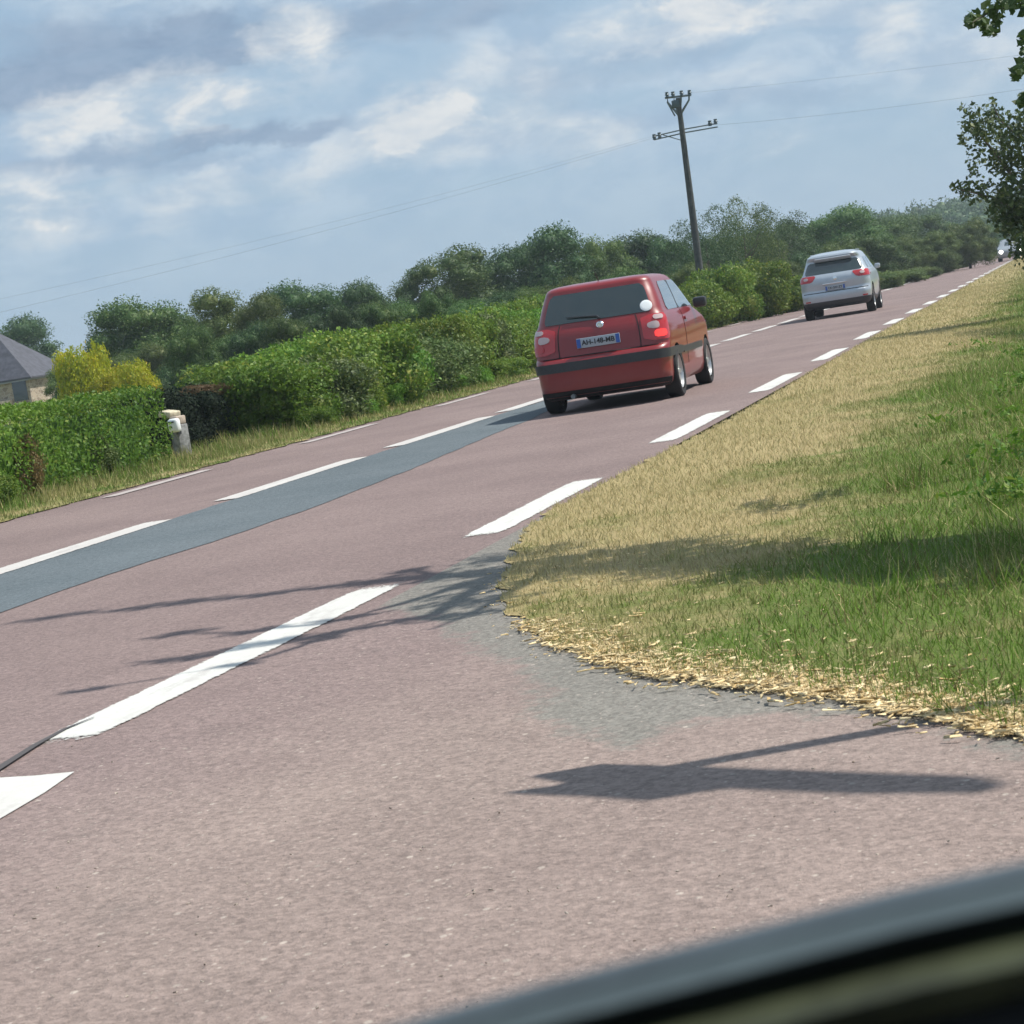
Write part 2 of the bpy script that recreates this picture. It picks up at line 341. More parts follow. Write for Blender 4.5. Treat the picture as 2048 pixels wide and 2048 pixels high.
# ---------------------------------------------------------------- ground, roads, verges
def sheet(name, mt, x0, x1, y0, y1, z, nx=1, ny=1, kind='structure', zf=None):
    xs = np.linspace(x0, x1, nx+1); ys = np.linspace(y0, y1, ny+1)
    V = np.array([(x, y, z+(zf(x, y) if zf else 0)) for y in ys for x in xs])
    Fq = np.array([(j*(nx+1)+i, j*(nx+1)+i+1, (j+1)*(nx+1)+i+1, (j+1)*(nx+1)+i) for j in range(ny) for i in range(nx)])
    o = link(name, np_mesh(name, V, Fq), [mt]); return tag(o, kind=kind)
sheet('ground', M['field'], -1800, 1800, -600, 3000, -.06, 4, 4)
sheet('road', M['road'], -10.35, -3.2, -20, 700, 0, 1, 24)
def poly_obj(name, pts, z, mt, parent=None, kind='structure'):
    bm = bmesh.new(); vs = [bm.verts.new((p[0], p[1], z)) for p in pts]; f = bm.faces.new(vs)
    if f.normal.z < 0: f.normal_flip()
    bm.normal_update(); bmesh.ops.triangulate(bm, faces=bm.faces[:])
    me = bpy.data.meshes.new(name); bm.to_mesh(me); bm.free(); o = link(name, me, [mt], parent)
    at_ = me.attributes.new('edge', 'FLOAT', 'POINT'); at_.data.foreach_set('value', np.ones(len(me.vertices), np.float32))
    if kind: tag(o, kind=kind)
    return o
def jag(pts, amp, step=.12, seed=1):
    r = random.Random(seed); out = []
    for a, b in zip(pts, pts[1:]):
        a = Vector(a[:2]); b = Vector(b[:2]); n = max(1, int((b-a).length/step)); d = (b-a).normalized(); q = Vector((-d.y, d.x))
        for k in range(n): out.append(a+(b-a)*k/n+q*(r.uniform(-amp, amp)+amp*.8*math.sin(k*1.3+a.x*5)))
    out.append(Vector(pts[-1][:2])); return out
# verge outline traced where grass meets tarmac
edge_px = [(1457,842),(1330,905),(1203,972),(1100,1024),(1062,1055),(1030,1100),(1008,1150),(1004,1210),(1040,1250),(1100,1284),(1180,1314),(1300,1347),(1400,1366),(1500,1378),(1600,1390),(1700,1403),(1800,1419),(1900,1440),(2048,1476)]
edge = [G(*p) for p in edge_px]
far = [Vector((-3.22, 700, 0)), Vector((-3.24, 120, 0)), Vector((-3.2, 60, 0)), Vector((-3.22, 40, 0))]
near_end = [Vector((.4, edge[-1].y-.15, 0)), Vector((2.5, edge[-1].y-.55, 0)), Vector((12, edge[-1].y-2.5, 0))]
vo_line = far[:3]+jag([far[3]]+edge+near_end[:1], .025, .10)+near_end[1:]
verge_poly = [Vector((p[0], p[1])) for p in vo_line]
# the verge sheet: boundary at the tarmac, then rising gently
def inside(P, poly):
    x = P[:, 0]; y = P[:, 1]; c = np.zeros(len(P), bool); n = len(poly); j = n-1
    for i in range(n):
        xi, yi = poly[i][0], poly[i][1]; xj, yj = poly[j][0], poly[j][1]
        c ^= ((yi > y) != (yj > y)) & (x < (xj-xi)*(y-yi)/((yj-yi) or 1e-9)+xi); j = i
    return c
full_poly = verge_poly+[Vector((80, edge[-1].y-2.5)), Vector((80, 700))]
poly_obj('verge', full_poly, .010, M['verge'])
# apron of the side road
nx, ny = 190, 260
xs = np.linspace(-3.21, 2.4, nx+1); ys = np.linspace(-3, 13.5, ny+1)
GX, GY = np.meshgrid(xs, ys); V = np.stack([GX.ravel(), GY.ravel(), np.full(GX.size, .004)], 1)
Fq = np.array([(j*(nx+1)+i, j*(nx+1)+i+1, (j+1)*(nx+1)+i+1, (j+1)*(nx+1)+i) for j in range(ny) for i in range(nx)])
me = np_mesh('side_road', V, Fq)
gpoly = [G(*p) for p in [(700,1190),(850,1110),(1000,1050),(1100,1030),(1100,1230),(1400,1330),(1900,1410),(2048,1440),(2048,1510),(1900,1462),(1700,1438),(1500,1430),(1380,1446),(1250,1494),(1080,1440),(1060,1350),(960,1300),(860,1240)]]
ins = inside(V, gpoly); P2 = V[:, :2]; dmin = np.full(len(V), 9.)
for a, b in zip(gpoly, gpoly[1:]+gpoly[:1]):
    A = np.array(a[:2]); B = np.array(b[:2]); AB = B-A; tt = np.clip(((P2-A)@AB)/(AB@AB), 0, 1); dmin = np.minimum(dmin, np.linalg.norm(P2-(A+tt[:, None]*AB), axis=1))
gv = np.clip(.5+np.where(ins, dmin, -dmin)*2.2, 0, 1)
atr = me.attributes.new('gravel', 'FLOAT', 'POINT'); atr.data.foreach_set('value', gv.astype(np.float32))
tag(link('side_road', me, [M['apron']]), kind='structure')
sheet('side_road_rear', M['apron'], -3.21, 12, -20, -3.0, .004)
# trench repair
pt_ = [G(*p) for p in [(0,1158),(560,1003),(975,842),(1090,806),(1062,862),(560,1068),(240,1160),(0,1232)]]
pl = [Vector((-6.95, 4)), Vector((-7.3, 14))]
patch_pts = [Vector((-7.36, 2)), Vector((-7.36, 27.5)), Vector((-7.25, 31)), Vector((-6.9, 31.5)), G(1060, 840).xy, G(1015, 857).xy, G(820, 940).xy, G(609, 1022).xy, G(420, 1086).xy, G(212, 1151).xy, G(0, 1226).xy, Vector((-6.2, 2))]
poly_obj('tarmac_repair_strip', jag(patch_pts+[patch_pts[0]], .009, .25, 5)[:-1], .004, M['patch'])
# markings
def dashes(name, xc, wd, segs, mt, z=.008, ef=.18):
    V = []; Fc = []; E = []; cols = (-.5, -.34, 0, .34, .5)
    for i, (y0, y1) in enumerate(segs):
        r = random.Random(i*7+int(wd*100)); n = max(4, int((y1-y0)/.12)); b = len(V)
        for k in range(n+1):
            y = y0+(y1-y0)*k/n; x = xc(y) if callable(xc) else xc; en = min(1, min(y-y0, y1-y)/ef)
            for c in cols: V.append((x+c*wd*1.12+r.uniform(-.006, .006), y, z)); E.append(min(en, 0 if abs(c) == .5 else 1))
        for k in range(n):
            for c in range(4): a = b+k*5+c; Fc.append((a, a+1, a+6, a+5))
    me = np_mesh(name, V, Fc); at_ = me.attributes.new('edge', 'FLOAT', 'POINT'); at_.data.foreach_set('value', np.array(E, np.float32))
    return tag(link(name, me, [mt]), kind='structure')
xr = lambda y: -3.43-.02*max(0, 11-y)**1.15 if y < 11 else -3.43
rs = [(6.75, 10.35), (12.05, 15.25), (17.95, 21.4), (24.0, 27.6), (30.2, 33.7), (36.6, 39.9)]+[(42.8+6.2*k, 46+6.2*k) for k in range(50)]
dashes('edge_line', xr, .25, rs, M['paint_new'], .0045, .35)
cs = [(8.2, 11.6), (13.0, 16.85), (18.2, 22.15), (23.3, 27.6), (28.3, 32.2)]+[(33.4+5.0*k, 37.2+5.0*k) for k in range(60)]
dashes('centre_line', -7.45, .27, cs, M['paint'])
ls = [(14.5, 17.6), (21.2, 24.2), (27.4, 30.7), (33.9, 37.2), (40.3, 43.4)]+[(46.7+6.4*k, 49.8+6.4*k) for k in range(40)]
dashes('far_edge_line', -9.98, .20, ls, M['paint_worn'])
tri = [G(150, 1548), G(0, 1643)]; d0 = G(0, 1560)
poly_obj('give_way_marking', [G(150, 1548).xy, G(70, 1556).xy, d0.xy, d0.xy+Vector((-.5, -.04)), tri[1].xy+Vector((-.45, -.5)), tri[1].xy, G(90, 1590).xy], .008, M['paint_new'])
ck = [G(*p) for p in [(-60,1580),(0,1540),(70,1495),(130,1462),(190,1438)]]  # thin dark tapering strip laid on the road surface
bm = bmesh.new(); pr = None
for i, p in enumerate(ck):
    d = (ck[min(i+1, 4)]-ck[max(i-1, 0)]).normalized(); q = Vector((-d.y, d.x, 0))*(.016, .018, .015, .010, .003)[i]; p = p+Vector((0, 0, .009))
    cur = (bm.verts.new(p-q), bm.verts.new(p+q))
    if pr: bm.faces.new((pr[0], cur[0], cur[1], pr[1]))
    pr = cur
tag(bm_obj('dark_strip', bm, simple('strip_dark', (.07, .062, .062), .8), smooth=False), kind='structure')
# left verge
lv = jag([Vector((-10.32, 10)), Vector((-10.28, 30)), Vector((-10.3, 60))], .05, .2, 3)
poly_obj('far_verge', lv+[Vector((-10.3, 140)), Vector((-10.3, 700)), Vector((-60, 700)), Vector((-60, 10))], .012, M['verge_left'])

# ---------------------------------------------------------------- grass blades
def blades(name, P, h, wd, mt, lean=.6, label=None, z=.012):
    n = len(P); a = rng.uniform(0, 2*np.pi, n); b = rng.uniform(0, 2*np.pi, n); ln = np.abs(rng.normal(0, lean, n))*h
    side = np.stack([np.cos(a), np.sin(a), np.zeros(n)], 1)*wd[:, None]*.5
    base = np.stack([P[:, 0], P[:, 1], np.full(n, z)], 1)
    tip = base+np.stack([np.cos(b)*ln, np.sin(b)*ln, h], 1)
    V = np.empty((n, 3, 3)); V[:, 0] = base-side; V[:, 1] = base+side; V[:, 2] = tip
    me = np_mesh(name, V.reshape(-1, 3), np.arange(3*n).reshape(-1, 3), 3); o = link(name, me, [mt])
    return tag(o, label, None, None, 'stuff')
def scatter(n, x0, x1, y0, y1, poly=None):
    P = np.stack([rng.uniform(x0, x1, n), rng.uniform(y0, y1, n)], 1)
    return P[inside(P, poly)] if poly is not None else P
ep = [Vector((p[0], p[1])) for p in full_poly]
Ps = []; hs = []; ws = []
for (y0, y1, dens, sc) in ((4, 9, 2600, 1.), (9, 14, 1700, 1.15), (14, 22, 1000, 1.4), (22, 36, 500, 1.9), (36, 70, 180, 3.0), (70, 160, 30, 6)):
    x1 = .9
    P = scatter(int(dens*(x1+3.3)*(y1-y0)), -3.3, x1, y0, y1, ep)
    gx = np.clip((P[:, 0]+1.7)/1.7, 0, 1); nn = pnoise(P, 1.6, 5)
    h = (.022+.014*rng.random(len(P))+.055*np.clip(gx+nn*.35-.1, 0, 1.2)*rng.random(len(P)))*(1+.25*(sc-1))
    Ps.append(P); hs.append(h); ws.append(np.full(len(P), .0042*sc)*rng.uniform(.7, 1.4, len(P)))
blades('grass', np.concatenate(Ps), np.concatenate(hs), np.concatenate(ws), M['blade'], .8, 'patchy dry and green mown grass on the verge right of the road')
Ps = []; hs = []; ws = []
for (y0, y1, dens, sc) in ((16, 30, 420, 2.), (30, 50, 220, 2.8), (50, 90, 60, 4.5)):
    P = scatter(int(dens*2.4*(y1-y0)), -12.6, -10.22, y0, y1)
    k = np.clip((-10.5-P[:, 0])/1.2, 0, 1)
    hs.append((.03+.16*k*rng.random(len(P)))*(1+.1*sc)); Ps.append(P); ws.append(np.full(len(P), .006*sc)*rng.uniform(.7, 1.3, len(P)))
blades('far_grass', np.concatenate(Ps), np.concatenate(hs), np.concatenate(ws), M['blade_left'], .5, 'yellow green rough grass along the foot of the hedgerow')
# long tufts at the right
P = []
for _ in range(90):
    y = random.uniform(7.5, 22); c = (random.triangular(-1.3, .3, .2)-y*.02, y); n = random.randint(25, 60); P.append(rng.normal(0, .07, (n, 2))+c)
P = np.concatenate(P)
blades('long_grass', P, rng.uniform(.05, .17, len(P)), rng.uniform(.004, .008, len(P)), M['blade'], .75, 'long green grass tufts at the right side of the verge')
# pale straw and wood chips thrown up along the verge edge
def chips(name, pts, length, mt, label, z0=.012):
    V = []; Fc = []; 
    for (x, y), L in zip(pts, length):
        w2 = L*random.uniform(.07, .24); t2 = L*random.uniform(.04, .12); q = Matrix.Rotation(random.uniform(0, 6.28), 3, 'Z') @ Matrix.Rotation(random.gauss(0, .22), 3, 'Y')
        b = len(V)
        for sx, sy, sz in ((-1,-1,0),(1,-.6,0),(1,.7,0),(-1,1,0),(-.8,-.8,1),(.9,-.5,1),(.8,.6,1),(-.9,.7,1)):
            v = q @ Vector((sx*L/2, sy*w2/2, sz*t2)); V.append((x+v.x, y+v.y, z0+abs(v.z)+random.uniform(0, .006)))
        Fc += [(b,b+3,b+2,b+1),(b+4,b+5,b+6,b+7),(b,b+1,b+5,b+4),(b+1,b+2,b+6,b+5),(b+2,b+3,b+7,b+6),(b+3,b,b+4,b+7)]
    return tag(link(name, np_mesh(name, V, Fc), [mt]), label, None, None, 'stuff')
mt, t = mat('straw'); g = t.n('NewGeometry'); b = t.n('BsdfPrincipled'); b.inputs['Roughness'].default_value = .7
t.l(t.mix(g.outputs['Random Per Island'], (.46, .31, .12, 1), (.85, .70, .42, 1)), b.inputs['Base Color']); finish(t, b.outputs[0]); M['straw'] = mt
def along(pts, n, sp, off=0, dens=None, wob=False):
    out = []; seg = [(Vector(a[:2]), Vector(b[:2])) for a, b in zip(pts, pts[1:])]; L = [(b-a).length for a, b in seg]
    while len(out) < n:
        a, b = random.choices(seg, L)[0]; u = random.random(); p = a+(b-a)*u; d = (b-a).normalized(); q = Vector((-d.y, d.x))
        if dens and random.random() > dens(p): continue
        p = p+q*(abs(random.gauss(0, sp))-off)
        if wob: kk = .5+.5*math.sin(p.x*9.1)*math.sin(p.x*3.7+1)+.35*math.sin(p.x*23); p = p+q*(kk*.09*random.random())
        out.append((p.x, p.y))
    return out
se = edge[8:]+[near_end[0]]
lean_in = lambda p: min(1, .22+(p.x+2.1)/1.5)
cp = along(se, 5000, .11, .07, lean_in, True)+along(se, 900, .30, .17, lean_in, True)
chips('straw_litter', cp, [random.choice((.014, .018, .024, .034, .055)) * random.uniform(.7, 1.2) for _ in cp], M['straw'], 'pale yellow straw and chips strewn along the near edge of the grass')
sp_pts = np.array(along(se, 9000, .12, .05, lean_in, True)); blades('dry_straw', sp_pts, rng.uniform(.004, .02, len(sp_pts)), rng.uniform(.003, .007, len(sp_pts)), M['straw'], 3.2, 'matted dry straw along the near edge of the grass', .014)
cp = along(edge[6:], 320, .5, .1)
chips('dry_debris', cp, [random.uniform(.010, .034) for _ in cp], M['straw'], 'loose dry leaves and chips scattered in the grass')
M['stone'] = simple('loose_stone', (.44, .38, .32), .85, noise=.3, nscale=60)
cp = [tuple(G(random.uniform(-50, 2050), random.uniform(1480, 2040)).xy) for _ in range(170)]
cp = [c for c in cp if c[0] < 1]
chips('loose_gravel', cp, [random.uniform(.004, .011) for _ in cp], M['stone'], 'small loose stones lying on the worn side road', .006)

# ---------------------------------------------------------------- vegetation
ORD = ('first', 'second', 'third', 'fourth', 'fifth', 'sixth', 'seventh', 'eighth', 'ninth', 'tenth', 'eleventh', 'twelfth', 'thirteenth', 'fourteenth', 'fifteenth', 'sixteenth', 'seventeenth', 'eighteenth', 'nineteenth', 'twentieth', 'twenty first', 'twenty second', 'twenty third', 'twenty fourth', 'twenty fifth', 'twenty sixth', 'twenty seventh', 'twenty eighth', 'twenty ninth', 'thirtieth')
def leafy(P, N, size, aspect=.55, jitter=.9):
    n = len(P); d = rng.normal(size=(n, 3)); d /= np.linalg.norm(d, axis=1)[:, None]
    nn = N+jitter*rng.normal(size=(n, 3)); nn /= np.linalg.norm(nn, axis=1)[:, None]
    a = np.cross(nn, d); a /= np.linalg.norm(a, axis=1)[:, None]+1e-9; b = np.cross(nn, a)
    s = size*rng.uniform(.6, 1.35, n)[:, None]; a = a*s*.5; b = b*s*.5*aspect
    V = np.empty((n, 4, 3)); V[:, 0] = P-a; V[:, 1] = P-b+a*.15; V[:, 2] = P+a; V[:, 3] = P+b+a*.15
    return V.reshape(-1, 3)
def lobes_mesh(name, lobes, n, size, shell=.22, core=.80, jitter=.9, holes=0.0, zmin=None, seed=0):
    """leaves spread through the shells of overlapping lumps, ragged outside, with a leafy core that keeps them opaque"""
    C = np.array([l[0] for l in lobes], float); Rd = np.array([l[1] for l in lobes], float)
    ar = (Rd[:, 0]*Rd[:, 1]*Rd[:, 2])**(2/3); idx = rng.choice(len(lobes), int(n*1.5), p=ar/ar.sum())
    d = rng.normal(size=(len(idx), 3)); d /= np.linalg.norm(d, axis=1)[:, None]
    lump = 1+.22*pnoise(d*2.2+C[idx]*1.3, 1.6, seed)+.15*pnoise(d*5+C[idx]*7, 2, seed+1)+.08*pnoise(d*12+C[idx]*5, 2, seed+2)
    rr = lump*(1-np.abs(rng.normal(0, shell, len(idx)))+.07*rng.normal(size=len(idx)).clip(0, 3))
    P = C[idx]+d*Rd[idx]*rr[:, None]; keep = np.ones(len(P), bool)
    for i in range(len(lobes)):
        q = np.linalg.norm((P-C[i])/Rd[i], axis=1); keep &= ~((q < .72) & (idx != i))
    if holes: keep &= pnoise(P/np.mean(Rd)*1.1, 2.2, seed+5) > (-1+holes*1.4)*.9
    if zmin is not None: keep &= P[:, 2] > zmin
    P = P[keep][:n]; N = d[keep][:n]; V = leafy(P, N, size, jitter=jitter); nq = len(P)
    Fq = np.arange(4*nq).reshape(-1, 4); Vs = [V]; Fs = [Fq]; off = 4*nq
    if core:
        u = 10; v = 7
        for c, r in zip(C, Rd):
            th = np.linspace(0, 2*np.pi, u, endpoint=False); ph = np.linspace(.12, np.pi-.12, v)
            D = np.array([(math.sin(p)*math.cos(t_), math.sin(p)*math.sin(t_), math.cos(p)) for p in ph for t_ in th])
            k = core*(1+.14*pnoise(D*2.2+c*1.3, 1.6, seed))
            Vc = c+D*r*k[:, None]
            if zmin is not None: Vc[:, 2] = np.maximum(Vc[:, 2], zmin)
            Vs.append(Vc)
            Fs.append(np.array([(off+j*u+i, off+j*u+(i+1) % u, off+(j+1)*u+(i+1) % u, off+(j+1)*u+i) for j in range(v-1) for i in range(u)])); off += len(D)
    return np_mesh(name, np.concatenate(Vs), np.concatenate(Fs))
def crown_lobes(seed, n=16, w=.5, zb=.25, top=1.0, r0=.2, flat=1.0):
    r = random.Random(seed); L = [((0, 0, (zb+top)/2), (w*.55, w*.55, (top-zb)*.42))]
    for i in range(n):
        a = r.uniform(0, 6.28); h = r.random(); z = zb+(top-zb)*(.12+.8*h); k = math.sin(math.pi*(.18+.72*h))**.7; q = w*k*r.uniform(.45, .82); s = r0*r.uniform(.65, 1.15)
        L.append(((q*math.cos(a), q*math.sin(a), z), (s, s, s*r.uniform(.75, 1.0)*flat)))
    return L
def trunk_bm(seed, hgt=.55, rad=.03, zb=.25, w=.35, nb=7):
    r = random.Random(seed); bm = bmesh.new(); p = [(0, 0, 0), (.01, 0, hgt*.35), (-.01, .01, hgt*.7), (.01, 0, hgt*1.3)]
    add_tube(bm, p, [rad*1.25, rad, rad*.7, rad*.25], 8)
    for i in range(nb):
        z = hgt*(.4+.6*i/nb); a = r.uniform(0, 6.28); q = Vector((math.cos(a), math.sin(a), .7)).normalized()
        add_tube(bm, [Vector((0, 0, z)), Vector((0, 0, z))+q*w*.4, Vector((0, 0, z))+q*w*.85+Vector((0, 0, .04))], [rad*.5, rad*.3, rad*.1], 5)
    return bm
TREE = {}
for key, kw, leafn, leafs, holes, core in (('round', dict(seed=3, n=40, w=.46, r0=.16, zb=.06), 30000, .021, 0, .55), ('wide', dict(seed=9, n=46, w=.62, top=.92, r0=.16, zb=.05), 32000, .022, 0, .55), ('tall', dict(seed=12, n=40, w=.32, r0=.15, zb=.06), 24000, .019, 0, .5),
                                      ('open', dict(seed=21, n=16, w=.50, r0=.14), 12000, .017, .35, 0)):
    TREE[key] = (lobes_mesh('crown_'+key, crown_lobes(**kw), leafn, leafs, shell=.30, core=core, holes=holes, seed=kw['seed']), trunk_bm(kw['seed']))
    me = bpy.data.meshes.new('trunk_'+key); TREE[key][1].to_mesh(me); me.materials.append(M['bark']); TREE[key] = (TREE[key][0], me)
CR = {}
def crown_mesh(key, leaf):
    if (key, leaf) not in CR:
        me = TREE[key][0].copy(); me.materials.append(M[leaf]); CR[(key, leaf)] = me
    return CR[(key, leaf)]
def tree(px, py, wpx, Y, key, leaf, name, label, cat='tree', group=None, wf={'round': 1.1, 'wide': 1.42, 'tall': .85, 'open': 1.15}):
    p, z = foot(px, py, Y, -.03); hgt = max(.8, z+.03); wm = wpx/F*Y
    t_ = empty(name, p, random.uniform(0, 6.28), label, cat, group)
    cr = link('crown', crown_mesh(key, leaf), (), t_); cr.scale = (wm/wf[key], wm/wf[key], hgt/(1.02 if key != 'wide' else .95))
    tk = link('trunk', TREE[key][1], (), t_); tk.scale = (wm/wf[key]*.8, wm/wf[key]*.8, hgt*.9)
    return t_
# tree line behind the hedge, left to right
GT = 'trees standing behind the roadside hedgerow'
T = [ # px, py(top), width px, Y, kind, leaves
 (20,640,150,135,'round','leaf_dark','dark green tree behind the slate roofed house at the left edge'),
 (215,648,130,95,'wide','leaf_dark','low dark tree just behind the taller yellow green shrub'),
 (262,602,170,85,'round','leaf_tree','grey green round tree behind the two yellow shrubs'),
 (345,618,110,90,'round','leaf_tree','lower grey green tree right of the round tree near the yellow shrubs'),
 (425,578,120,80,'tall','leaf_olive','pale feathery topped tree left of the dark dome shaped tree'),
 (505,592,110,78,'round','leaf_olive','small olive tree directly left of the dark dome shaped tree'),
 (590,568,140,88,'round','leaf_dark','dark dome shaped tree in the left part of the tree line'),
 (700,568,110,92,'round','leaf_dark','small dark tree beside the sky gap in the tree line'),
 (780,585,110,95,'wide','leaf_dark','low dark tree just right of the sky gap in the tree line'),
 (838,524,100,98,'tall','leaf_tree','slim tree rising just left of the pale topped tree'),
 (915,492,130,100,'tall','leaf_tree','pale topped tall tree left of the red car roof'),
 (1000,500,120,102,'round','leaf_dark','dark tree between the pale topped tree and the highest dome'),
 (1078,460,150,104,'round','leaf_dark','highest domed dark tree above the red car left rear corner'),
 (1180,478,140,108,'wide','leaf_olive','brownish olive tree above the red car roof'),
 (1270,470,130,112,'round','leaf_dark','dark tree just left of the utility pole'),
 (1340,476,120,110,'wide','leaf_dark','low dark tree at the foot of the utility pole'),
 (1400,412,130,96,'open','leaf_dark','open crowned tree with sky showing through behind the utility pole'),
 (1475,388,110,100,'open','leaf_olive','wispy pale tree reaching above its neighbours right of the pole'),
 (1545,408,120,118,'open','leaf_dark','thin crowned tree between the wispy pale tree and the grey car'),
 (1440,470,150,118,'wide','leaf_dark','low dark tree under the wispy pale tree'),
 (1540,452,150,125,'wide','leaf_tree','low bushy tree left of the silver car roof'),
 (1668,418,140,135,'round','leaf_tree','pointed green tree directly above the silver car roof'),
 (1600,436,120,140,'wide','leaf_tree','tree filling the line just left of the pointed green tree'),
 (1755,436,130,150,'round','leaf_tree','mid green tree right of the silver car roof'),
 (1720,470,130,120,'wide','leaf_tree','lower leafy tree right behind the silver car'),
 (1820,430,140,175,'wide','leaf_tree','hazy green tree left of the dark hillside patch'),
 (1800,480,130,145,'wide','leaf_tree','low tree near the far bend of the hedge'),
 (1885,452,140,190,'wide','leaf_dark','hazy dark tree beneath the wooded ridge near the distant car'),
 (1950,455,130,205,'round','leaf_tree','hazy tree standing left of the distant grey car'),
 (2020,445,140,215,'wide','leaf_dark','hazy tree directly behind the distant grey car'),
 (2090,430,140,200,'wide','leaf_dark','hazy tree at the right edge behind the roadside tree'),
]
for (px, py, wd, Y, k, lf, lab) in T:
    tree(px, py, wd*1.75, Y, k, lf, 'leafy_tree', lab, 'tree', GT)
# undergrowth that closes the line below the crowns
for i, px in enumerate(range(130, 1960, 62)):
    Y = (76 if px < 320 else 58)+.012*px+max(0, px-1300)*.09+random.uniform(-2, 2); hy = VPY+SL*(VPX-px)
    tree(px, hy-(random.uniform(50, 84) if px < 1300 else random.uniform(40, 60))*(.75 if px < 260 else 1), 150, Y, random.choice(('round', 'wide')), random.choice(('leaf_dark', 'leaf_tree', 'leaf_olive')), 'shrub', 'shrub below the tree crowns behind the hedgerow, %s counted from the yellow shrubs' % ORD[i], 'shrub', 'shrubs between hedgerow and tree line')
# wooded ridge far away
def ridge_z(x, y): 
    return 0
hx = []; 
hl = [(1250,520),(1400,500),(1500,474),(1600,455),(1700,432),(1800,418),(1900,402),(1980,396),(2100,380),(2300,340),(2600,330)]
rid = [at(px, py+26, 420) for px, py in hl]
bm = bmesh.new(); prev = None
for p in rid:
    col = [bm.verts.new((p.x+dx, 420+dy, max(-.05, p.z*k))) for dx, dy, k in ((8, -130, -.01), (5, -70, .55), (0, 0, .93), (-10, 160, .9), (-20, 420, -.01))]
    if prev:
        for a in range(4): bm.faces.new((prev[a], col[a], col[a+1], prev[a+1]))
    prev = col
tag(bm_obj('hills', bm, M['field']), kind='structure')
def ridge_pts(n):
    out = []
    X = np.array([p.x for p in rid]); Z = np.array([p.z for p in rid])
    x = rng.uniform(X.min(), X.max(), n); f = rng.uniform(0, 1.15, n); y = 290+130*f; z = np.interp(x, X, Z)*np.clip(.05+.95*f, 0, .95)
    return [(Vector((a, b, c))) for a, b, c in zip(x, y, z)]
fl = [((p.x, p.y, p.z+random.uniform(.4, 1.4)), (random.uniform(2.0, 3.8),)*2+(random.uniform(1.6, 2.8),)) for p in ridge_pts(430)]
me = lobes_mesh('distant_wood', fl, 110000, .6, core=.6, seed=4); me.materials.append(M['leaf_dark'])
tag(link('distant_wood', me), 'hazy dark green wood covering the far ridge behind the road', None, None, 'stuff')

# hedgerow bushes
BUSH = []
for s in range(5):
    r = random.Random(40+s); L = [((0, 0, .5), (.62, .62, .52))]
    for i in range(11):
        a = r.uniform(0, 6.28); q = r.uniform(.25, .62); z = r.uniform(.18, .85); k = r.uniform(.22, .40); L.append(((q*math.cos(a), q*math.sin(a), z), (k, k, k*r.uniform(.7, 1.15))))
    BUSH.append(lobes_mesh('bush_%d' % s, L, 15000, .055, core=.66, seed=s, zmin=-.02))
BM = {}
def bush(p, wd, hg, leaf, name='hedge_bush', label=None, cat='bush', group=None, v=None):
    v = random.randrange(5) if v is None else v
    if (v, leaf) not in BM:
        me = BUSH[v].copy(); me.materials.append(M[leaf]); BM[(v, leaf)] = me
    t_ = empty(name, p, random.uniform(0, 6.28), label, cat, group)
    f = link('foliage', BM[(v, leaf)], (), t_); f.scale = (wd/1.75, wd/1.75, hg/1.1)
    return t_
GH = 'bushes of the unclipped roadside hedgerow'
LH = 'bright green bush in the unclipped hedgerow across the road'
y = 32.6; k = 0
while y < 58:
    base_h = 1.18+.012*(y-31)+.12*math.sin(y*.9)+random.uniform(-.06, .1)
    bush(Vector((-12.1+random.uniform(-.12, .12), y, 0)), random.uniform(1.8, 2.4), base_h*random.uniform(.93, 1.1), random.choice(('leaf_hedge', 'leaf_hedge', 'leaf_clip', 'leaf_olive')), label='green roadside hedgerow bush, %s one counted from the dark opening' % ORD[k], group=GH)
    bush(Vector((-13.2+random.uniform(-.2, .2), y+.6, 0)), 2.3, base_h+.18, 'leaf_hedge', label='back row hedgerow bush, %s one counted from the dark opening' % ORD[k], group=GH); k += 1
    y += random.uniform(1.05, 1.45)
for (px, py, wd, Y) in ((1385,556,120,66),(1440,528,120,69),(1500,514,130,72),(1560,546,110,75),(1600,566,90,80),(1345,590,90,62)):
    p, z = foot(px, py, Y); bush(p, wd/F*Y*1.35, z, 'leaf_hedge', label='tall bright green bush between the two cars, %s one from the silver car' % ORD[{1385: 4, 1440: 3, 1500: 2, 1560: 1, 1600: 0, 1345: 5}[px]], group='bright bushes between the two cars')
for i, (px, py, Y) in enumerate(((1640,582,86),(1700,560,95),(1750,543,100),(1790,541,108),(1830,534,118),(1870,528,132),(1905,522,150))):
    p, z = foot(px, py, Y); bush(p, 3.2, max(.5, z), 'leaf_olive', 'low_bush', 'low yellowish bush on the far verge, %s one beyond the silver car' % ORD[i], 'bush', 'low bushes on the far verge')
# small weeds at the foot of the hedge
for i in range(14):
    y = 32+i*2.0+random.uniform(-.4, .4); bush(Vector((-11.55+random.uniform(-.15, .15), y, 0)), random.uniform(.6, 1.2), random.uniform(.25, .5), random.choice(('leaf_hedge', 'leaf_olive', 'leaf_clip')), 'weed_clump', 'low weed clump at the hedgerow foot, %s from the dark opening' % ORD[i], 'weeds', 'weed clumps along the hedgerow foot')
